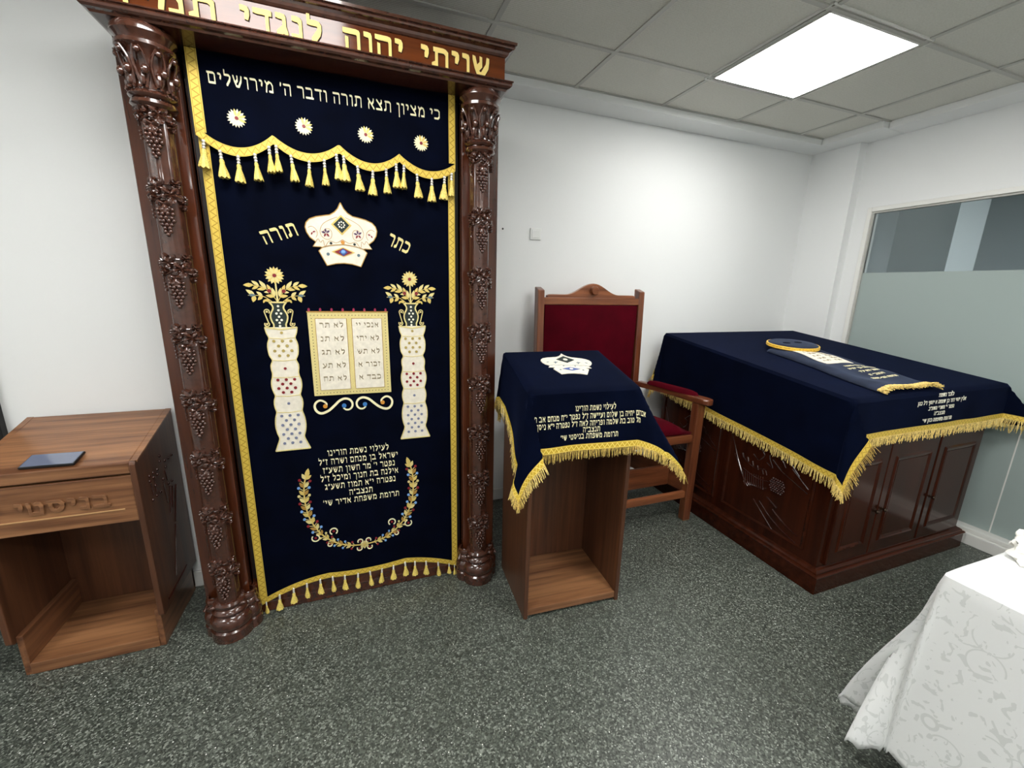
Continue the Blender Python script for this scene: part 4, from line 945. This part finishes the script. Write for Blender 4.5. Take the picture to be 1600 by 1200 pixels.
def raised_frame(m, fn, a0, a1, b0, b1, wd=.012, h=.006):
    pr = [(0, 0), (.3, 1), (.6, .7), (1, 0)]
    c = [(a0, b0), (a1, b0), (a1, b1), (a0, b1)]; sg = [(1, 1), (-1, 1), (-1, -1), (1, -1)]
    vs = [fn(c[k][0]+sg[k][0]*p*wd, c[k][1]+sg[k][1]*p*wd, h*t) for k in range(4) for p, t in pr]; n = len(pr)
    m.add(vs, [(k*n+j, ((k+1) % 4)*n+j, ((k+1) % 4)*n+j+1, k*n+j+1) for k in range(4) for j in range(n-1)])
def panel_door(x0, x1, knob):
    z0, z1 = .142, .985
    m = MB(); m.box(x0, x1, BY0-.016, BY0+.002, z0, z1-.0); d = part(m, 'door', bim_z, bim, bevel=.004)
    m = MB(); fn = lambda a, b, t: (a, BY0-.016-t, b); raised_frame(m, fn, x0+.052, x1-.052, z0+.065, .70, .03, .007); m.prism([(x0+.082, z0+.095), (x1-.082, z0+.095), (x1-.082, .67), (x0+.082, .67)], fn, -.001, .002); m.build('raised_panel', bim_z, d, bevel=.001)
    if knob:
        kx = x1-.028 if knob > 0 else x0+.03
        m = MB(); m.lathe([(0, -.026), (.008, -.025), (.011, -.019), (.009, -.013), (.005, -.009), (.005, -.003), (.01, -.001), (.01, 0)], (kx, BY0-.016, .405), 14, axis='y'); m.build('knob', steel, d, smooth=True)
panel_door(2.185, 2.508, 1); panel_door(2.514, 2.93, -1); panel_door(2.945, 3.355, -1)
def sidefn(a, b, t): return (BX0-.002-t, a, b)
for k, (y0, y1) in enumerate(((1.275, 1.815), (1.875, 2.415))):
    m = MB(); m.box(BX0-.004, BX0, y0, y1, .185, .95); sp = part(m, 'side_panel', bim_z, bim)
    m = MB(); raised_frame(m, sidefn, y0, y1, .18, .955, .022, .009); m.build('panel_frame', bim_y, sp)
    m = MB(); o = y0-1.275
    tb = lambda P, r=.0035: m.tube([sidefn(y+o, z, .003) for y, z in catmull(P, 5)], r, 6)
    for P in ([(1.799, .654), (1.742, .523), (1.68, .412), (1.645, .375)], [(1.762, .538), (1.70, .44), (1.649, .385)], [(1.594, .317), (1.508, .243), (1.456, .199)], [(1.557, .325), (1.45, .245), (1.318, .198)], [(1.516, .368), (1.451, .333)], [(1.473, .314), (1.398, .27), (1.313, .243)], [(1.52, .593), (1.464, .554), (1.391, .525), (1.306, .493)], [(1.403, .588), (1.305, .517)], [(1.705, .553), (1.683, .524), (1.624, .505), (1.558, .519), (1.538, .492)], [(1.69, .47), (1.6, .45), (1.52, .462)], [(1.551, .565), (1.511, .547), (1.54, .61), (1.475, .618), (1.44, .58)], [(1.44, .64), (1.4, .6), (1.36, .565)], [(1.6, .62), (1.55, .66), (1.49, .65), (1.45, .62)], [(1.64, .58), (1.6, .56), (1.57, .6), (1.6, .63)]): tb(P)
    for q in range(10): y = 1.69-.0145*q; tb([(y, .455+.002*q), (y-.012, .40), (y-.03, .372+.005*q)], .0028)
    for q in range(5): tb([(1.71-.035*q, .56-.012*q), (1.70-.035*q, .535-.012*q)], .005)
    m.build('carved_relief', carved_dark, sp, smooth=True)
    m = MB()
    for r_ in range(7):
        for c_ in range(7):
            y = 1.469+(c_-3+.5*(r_ % 2))*.0135; z = .457+(r_-3)*.012
            if math.hypot(y-1.469, (z-.457)) < .046: m.ball(sidefn(y+o, z, .004), .007, 8, 5)
    m.build('carved_grape_bunch', carved_dark, sp, smooth=True)

BO = (2.115, 1.172, 0); BW, BDp = 1.305, 1.29
btop = lambda v: 1.0345+.1264*v
def bdroop(u, v):
    if -.2 < v < -.03 and 0 <= u < .2: return (0, -.02*math.sin(PI*u/.2), -.06*(1-u/.2)**2*min(1, (-v-.03)/.15))
    return (0, 0, 0)
BD_ = Drape(BW, BDp, lambda u, v: btop(v), .205, .25, .40, .24, {'fl': (-.06, -.1, -.99), 'fr': (.22, -.42, -.6), 'bl': (-.1, .1, -1), 'br': (.0, .1, -1)}, mid={'fl': (.42, -.16, -.88)}, wave=.014, wfreq=13, bulge=.05, flare=.03)
bc = thing('bimah_cover', 'large navy velvet cloth with gold fringe draped over the reading desk by the glass wall', 'cloth', BO); ORG[bc.name] = (0, 0, 0)
BD_.cloth('velvet_cloth', velvet_soft, bc, st=.022); BD_.trim(bc, braid, .028); BD_.fringe(bc, .05, .0048)
f2 = BD_.fn()
for s_, wd, cu, z in (('לזכר נשמת', .13, .69, 1.0), ('אלין יוסי דוד בן שמחה א יוסף ז"ל כהן', .42, .67, .966), ("נפטר י' תשרי תשפ\"ב", .22, .67, .934), ('תנצב"ה', .09, .66, .905), ("תרומת משפחת כהן שי'", .25, .655, .872)):
    m = MB(); emboss(m, text(s_, .019, wd, cu, z-1.035, nw=.08, nh=.14), f2, .0016, -.0005); m.build('dedication_line', white_thread, bc)

# ------------------------------------------------------------------ torah mantle lying on the desk
PL = lambda x, y: btop(y-1.172)+.0025
mt = thing('torah_mantle', 'slate blue velvet scroll mantle with gold fringe lying flat on the draped reading desk', 'mantle', (2.6, 1.5, PL(2.6, 1.5))); ORG[mt.name] = (0, 0, 0); mt.location = (0, 0, 0)
cs = [(2.352, 1.215), (2.785, 1.205), (2.868, 1.86), (2.47, 1.92)]
def mpt(a, b, t=0.0):
    x = (cs[0][0]*(1-a)+cs[1][0]*a)*(1-b)+(cs[3][0]*(1-a)+cs[2][0]*a)*b; y = (cs[0][1]*(1-a)+cs[1][1]*a)*(1-b)+(cs[3][1]*(1-a)+cs[2][1]*a)*b
    e = min(a, 1-a); h = .018*min(1, (e/.12))**.5*(1+.35*b)+.004*math.sin(a*9+b*5)*min(1, e*6)+.004*math.sin(b*17+a*3)*min(1, e*6)
    return Vector((x+.008*math.sin(b*8)*(1 if a > .5 else -1), y, PL(x, y)+h+.004+t))
m = MB(); nu, nv = 26, 34; m.grid([mpt(i/(nu-1), j/(nv-1)) for i in range(nu) for j in range(nv)], nu, nv); body_o = part(m, 'velvet_body', mantle_blue, mt, smooth=True, solid=.005)
m = MB()
for k in range(240):
    a = random.random(); p = mpt(a, 0, random.uniform(.0, .004)); d = Vector((random.uniform(-.6, .5), -1, random.uniform(-.25, .25))).normalized()
    pts = [p+Vector((0, .008, .002))]; 
    for q in range(3): p = p+d*.0125; p.z = max(p.z, PL(p.x, p.y)+.004 if p.y > 1.175 else p.z-.004); pts.append(p.copy()); d = (d+Vector((random.uniform(-.4, .4), 0, random.uniform(-.15, .15)))).normalized()
    m.tube(pts, .0019, 3)
m.build('gold_fringe', fringe_m, mt)
fm = lambda a, b, t: mpt(a, b, .0015+t)
m = MB()
for a0, a1 in ((.24, .5), (.5, .76)):
    n_ = 6
    for i in range(n_):
        for j in range(8):
            arch = lambda a: .92-.05*((a-.5)/.26)**2*3
            aa, ab = a0+(a1-a0)*i/n_, a0+(a1-a0)*(i+1)/n_; t0_, t1_ = j/8, (j+1)/8
            b_ = lambda a, t: .53+.33*t*(1 if True else 0)+(.02*math.sin(PI*(a-a0)/(a1-a0)))*t
            m.prism([(aa, b_(aa, t0_)), (ab, b_(ab, t0_)), (ab, b_(ab, t1_)), (aa, b_(aa, t1_))], fm, 0, .003)
m.build('ivory_tablets', satin, body_o)
for k in range(5):
    for c0 in (.38, .62):
        m = MB()
        for p in text('לא תרצח'[0:4+k % 2], .022, .13, c0, .79-.05*k): m.prism(p, fm, .003, .0042)
        m.build('tablet_line', tablet_ink, body_o)
for k, (s_, wd) in enumerate((('לעילוי נשמת', .5), ('אברהם בן יחיא', .62), ('נפטר תשע"ד', .42), ('תנצב"ה', .3), ('תרומת המשפחה', .55))):
    m = MB()
    for p in text(s_, .024, wd*.75, .57, .43-.062*k, nw=.07, nh=.12): m.prism(p, fm, 0, .0018)
    m.build('mantle_line', cream_thread, body_o)
m = MB(); m.tube([mpt(1, .03+.3*k/14, .001) for k in range(15)], .0035, 6); m.build('white_piping', white_thread, body_o)
# oval top piece of the mantle, with its two roller holes
cxm, cym = 2.672, 1.905; ax_, by_ = .175, .125
def dz(x, y): return PL(x, y)+.03
def ring(r, h, n=40): return [(cxm+r*ax_*math.cos(2*PI*k/n), cym+r*by_*math.sin(2*PI*k/n), dz(cxm+r*ax_*math.cos(2*PI*k/n), cym+r*by_*math.sin(2*PI*k/n))+h) for k in range(n)]
m = MB(); n = 40; R_ = [ring(.98, 0), ring(.99, .02), ring(.95, .0245), ring(.6, .026), ring(.2, .0265)]; vs = [p for r_ in R_ for p in r_]
m.add(vs, [(i*n+k, i*n+(k+1) % n, (i+1)*n+(k+1) % n, (i+1)*n+k) for i in range(4) for k in range(n)]+[tuple(range(4*n, 5*n)), tuple(range(n-1, -1, -1))]); cap = part(m, 'oval_cap', mantle_blue, mt, smooth=True)
m = MB(); m.tube(ring(1.0, .016)+[ring(1.0, .016)[0]], .006, 8, cap=False); m.tube(ring(1.0, .006)+[ring(1.0, .006)[0]], .0065, 8, cap=False); m.build('gold_cord', plain('gold cord', sr(226, 182, 60), .45, noise=.3, nscale=90), cap)
for dx in (-.055, .05):
    m = MB(); m.prism([(cxm+dx+.03*math.cos(2*PI*k/16), cym+.005+.017*math.sin(2*PI*k/16)) for k in range(16)], lambda a, b, t: (a, b, dz(a, b)+.0255+t), 0, .0015); m.build('roller_hole', velvet, cap)

# ------------------------------------------------------------------ throne chair
ch = thing('throne_chair', 'wide wooden throne chair with crimson velvet back and seat against the white wall', 'chair', (1.485, 2.2, 0)); CC = 1.485
def post_poly(): return None
for sg in (-1, 1):
    m = MB(); xo, xi = CC+sg*.405, CC+sg*.358
    x0, x1 = min(xo, xi), max(xo, xi)
    m.hexa([(x0, 2.44, 0), (x1, 2.44, 0), (x1, 2.5, 0), (x0, 2.5, 0), (x0, 2.425, .62), (x1, 2.425, .62), (x1, 2.485, .62), (x0, 2.485, .62)])
    m.hexa([(x0, 2.425, .62), (x1, 2.425, .62), (x1, 2.485, .62), (x0, 2.485, .62), (x0, 2.455, 1.485), (x1, 2.455, 1.485), (x1, 2.515, 1.505), (x0, 2.515, 1.505)])
    m.build('back_post', chr_z, ch, bevel=.006)
m = MB(); m.box(CC-.36, CC+.36, 2.455, 2.495, 1.395, 1.44); m.build('top_rail', chr_x, ch, bevel=.003)
cr = [(-.335, 1.438), (-.335, 1.452), (-.32, 1.459)]+[(x, 1.46+.073*(0.5+0.5*math.cos(PI*max(-1, min(1, x/.2))))) for x in [-.3+.6*k/30 for k in range(31)]]+[(.32, 1.459), (.335, 1.452), (.335, 1.438)]
m = MB(); m.prism([(CC+x, z) for x, z in cr], front(2.495), 0, .03); crest = part(m, 'crest', chr_x, ch, bevel=.004)
m = MB(); m.lathe([(0, -.03), (.024, -.03), (.028, -.024), (.028, 0)], (CC, 2.466, 1.487), 24, axis='y'); m.build('round_boss', chr_x, crest, smooth=True)
def cushion(name, x0, x1, y0, y1, z0, z1, mat, ax, sub=2, parent=None, bul=.02):
    m = MB(); n = 8; 
    if ax == 'y':   # faces the viewer
        pts = [(x0+(x1-x0)*i/n, y0-bul*(1-abs(2*i/n-1)**4)*(1-abs(2*j/n-1)**4), z0+(z1-z0)*j/n) for i in range(n+1) for j in range(n+1)]
        m.grid(pts, n+1, n+1); m.add([(x0, y0, z0), (x1, y0, z0), (x1, y0, z1), (x0, y0, z1), (x0, y1, z0), (x1, y1, z0), (x1, y1, z1), (x0, y1, z1)], [(4, 5, 6, 7), (0, 4, 7, 3), (1, 2, 6, 5), (0, 1, 5, 4), (3, 7, 6, 2)])
        return m.build(name, mat, parent, smooth=True)
m = MB(); m.box(CC-.355, CC+.355, 2.47, 2.49, .6, 1.4); m.build('back_board', chr_z, ch)
cushion('back_cushion', CC-.352, CC+.352, 2.457, 2.472, .72, 1.392, red_velvet, 'y', parent=ch, bul=.03)
fw, bw = .50, .40; FY0 = 1.945
m = MB(); m.hexa([(CC-fw, FY0, .555), (CC+fw, FY0, .555), (CC+bw, 2.43, .555), (CC-bw, 2.43, .555), (CC-fw, FY0, .605), (CC+fw, FY0, .605), (CC+bw, 2.43, .605), (CC-bw, 2.43, .605)]); m.build('seat_frame', chr_x, ch, bevel=.004)
m = MB(); n = 10; pts = []
for i in range(n+1):
    for j in range(n+1):
        t = j/n; hw = (fw-.02)*(1-t)+(bw-.01)*t; a = 2*i/n-1; pts.append((CC+a*hw, FY0+.01+(2.44-FY0)*t, .622+.065*((1-abs(a)**6)*(1-abs(2*t-1)**6))**.5))
m.grid(pts, n+1, n+1); m.build('seat_cushion', red_velvet, ch, smooth=True, solid=.03)
for sg in (-1, 1):
    m = MB(); x = CC+sg*.51
    m.hexa([(x-.028, 1.935, .004), (x+.028, 1.935, .004), (x+.028, 1.985, .004), (x-.028, 1.985, .004), (x-.03, 1.93, .815), (x+.03, 1.93, .815), (x+.03, 1.985, .815), (x-.03, 1.985, .815)]); lg = part(m, 'front_leg', chr_z, ch, bevel=.005)
    m = MB(); m.box(x-.026, x+.026, 1.937, 1.983, 0, .006); m.build('foot_glide', pad_m, lg)
    # arm, splayed towards the front
    top = [(CC+sg*.37, 2.43), (CC+sg*.425, 2.43), (CC+sg*.5, 2.2), (CC+sg*.555, 1.93), (CC+sg*.553, 1.89), (CC+sg*.535, 1.872), (CC+sg*.50, 1.872), (CC+sg*.483, 1.9), (CC+sg*.44, 2.2)]
    m = MB(); m.prism(top, lambda a, b, t: (a, b, .838+t+(.012*(b-1.9))), -.022, .016); arm = part(m, 'armrest', chr_y, ch, bevel=.008)
    m = MB(); n1, n2 = 14, 8; pts = []
    for i in range(n1+1):
        t = i/n1; cxx, cyy = CC+sg*(.512-.09*t), 1.965+.40*t; w_ = .034*math.sqrt(max(0, 1-abs(2*t-1)**5))
        for j in range(n2+1): a = -1+2*j/n2; pts.append((cxx+a*w_, cyy, .853+.012*(cyy-1.9)+.03*math.sqrt(max(0, 1-a*a))*math.sqrt(max(0, 1-abs(2*t-1)**5))))
    m.grid(pts, n1+1, n2+1); m.build('arm_pad', red_velvet, arm, smooth=True)
    m = MB(); x0, x1 = sorted((CC+sg*.47, CC+sg*.495)); m.hexa([(CC+sg*.5-.012, 1.98, .2), (CC+sg*.5+.012, 1.98, .2), (CC+sg*.39+.012, 2.44, .2), (CC+sg*.39-.012, 2.44, .2), (CC+sg*.5-.012, 1.98, .33), (CC+sg*.5+.012, 1.98, .33), (CC+sg*.39+.012, 2.44, .33), (CC+sg*.39-.012, 2.44, .33)]); m.build('side_rail', chr_y, ch, bevel=.003)
m = MB(); m.box(CC-.49, CC+.485, 1.948, 1.976, .166, .212); m.build('front_stretcher', chr_x, ch, bevel=.004)
m = MB(); m.box(CC-.46, CC+.46, 2.09, 2.112, .2, .345); m.build('foot_board', chr_x, ch, bevel=.006)

# ------------------------------------------------------------------ table with damask cloth
tb_ = thing('folding_table', 'table hidden under the white damask cloth in the right foreground', 'table', (2.2, -.2, 0))
TX0, TX1, TY0, TY1 = 1.53, 2.75, -.95, .515
m = MB(); m.box(TX0, TX1, TY0, TY1, .715, .744); m.build('tabletop', trimm, tb_, bevel=.006)
for x in (TX0+.08, TX1-.08):
    for y in (TY0+.08, TY1-.08): m = MB(); m.tube([(x, y, 0), (x, y, .716)], .016, 10); m.build('leg', steel, tb_)
TD = Drape(TX1-TX0, TY1-TY0, lambda u, v: .7465, .62, .62, .64, .6, {'bl': (.03, .13, -.98), 'fl': (-.2, -.15, -1)}, wave=.055, wfreq=15, bulge=.1, rmax=.68, R=.02, flare=.07)
_F = TD.F
def TF(u, v):
    if u < -.55 or v > TY1-TY0+.53:
        k = min(1, max((-u-.55)/.09, (v-(TY1-TY0)-.53)/.09)); u2 = u+.02*k*abs(math.sin(v*42)) if u < -.55 else u; v2 = v-.02*k*abs(math.sin(u*42)) if v > TY1-TY0+.53 else v; return _F(u2, v2)
    return _F(u, v)
TD.F = TF
tc_ = thing('table_cloth', 'white damask tablecloth with scalloped hem on the table in the right foreground', 'tablecloth', (TX0, TY0, 0)); ORG[tc_.name] = (0, 0, 0)
TD.cloth('damask_cloth', damaskm, tc_, st=.02, solid=.002, uv=True)
# crumpled white cloth bundle
m = MB(); n1, n2 = 40, 20; pts = []
for i in range(n1+1):
    for j in range(n2+1):
        a = 2*PI*i/n1; b = PI/2*j/n2; rx, ry, rz = .17, .09, .075; f = 1+.10*math.sin(5*a+3*b)+.07*math.sin(11*a-7*b)+.05*math.sin(17*b+2*a)
        pts.append((1.945+rx*math.cos(a)*math.cos(b)*f, .455+ry*math.sin(a)*math.cos(b)*f, .7475+rz*math.sin(b)*f))
m.grid(pts, n1+1, n2+1); tag(m.build('cloth_bundle', linen, smooth=True), 'crumpled white cloth lying on the damask covered table at the right edge', 'cloth')
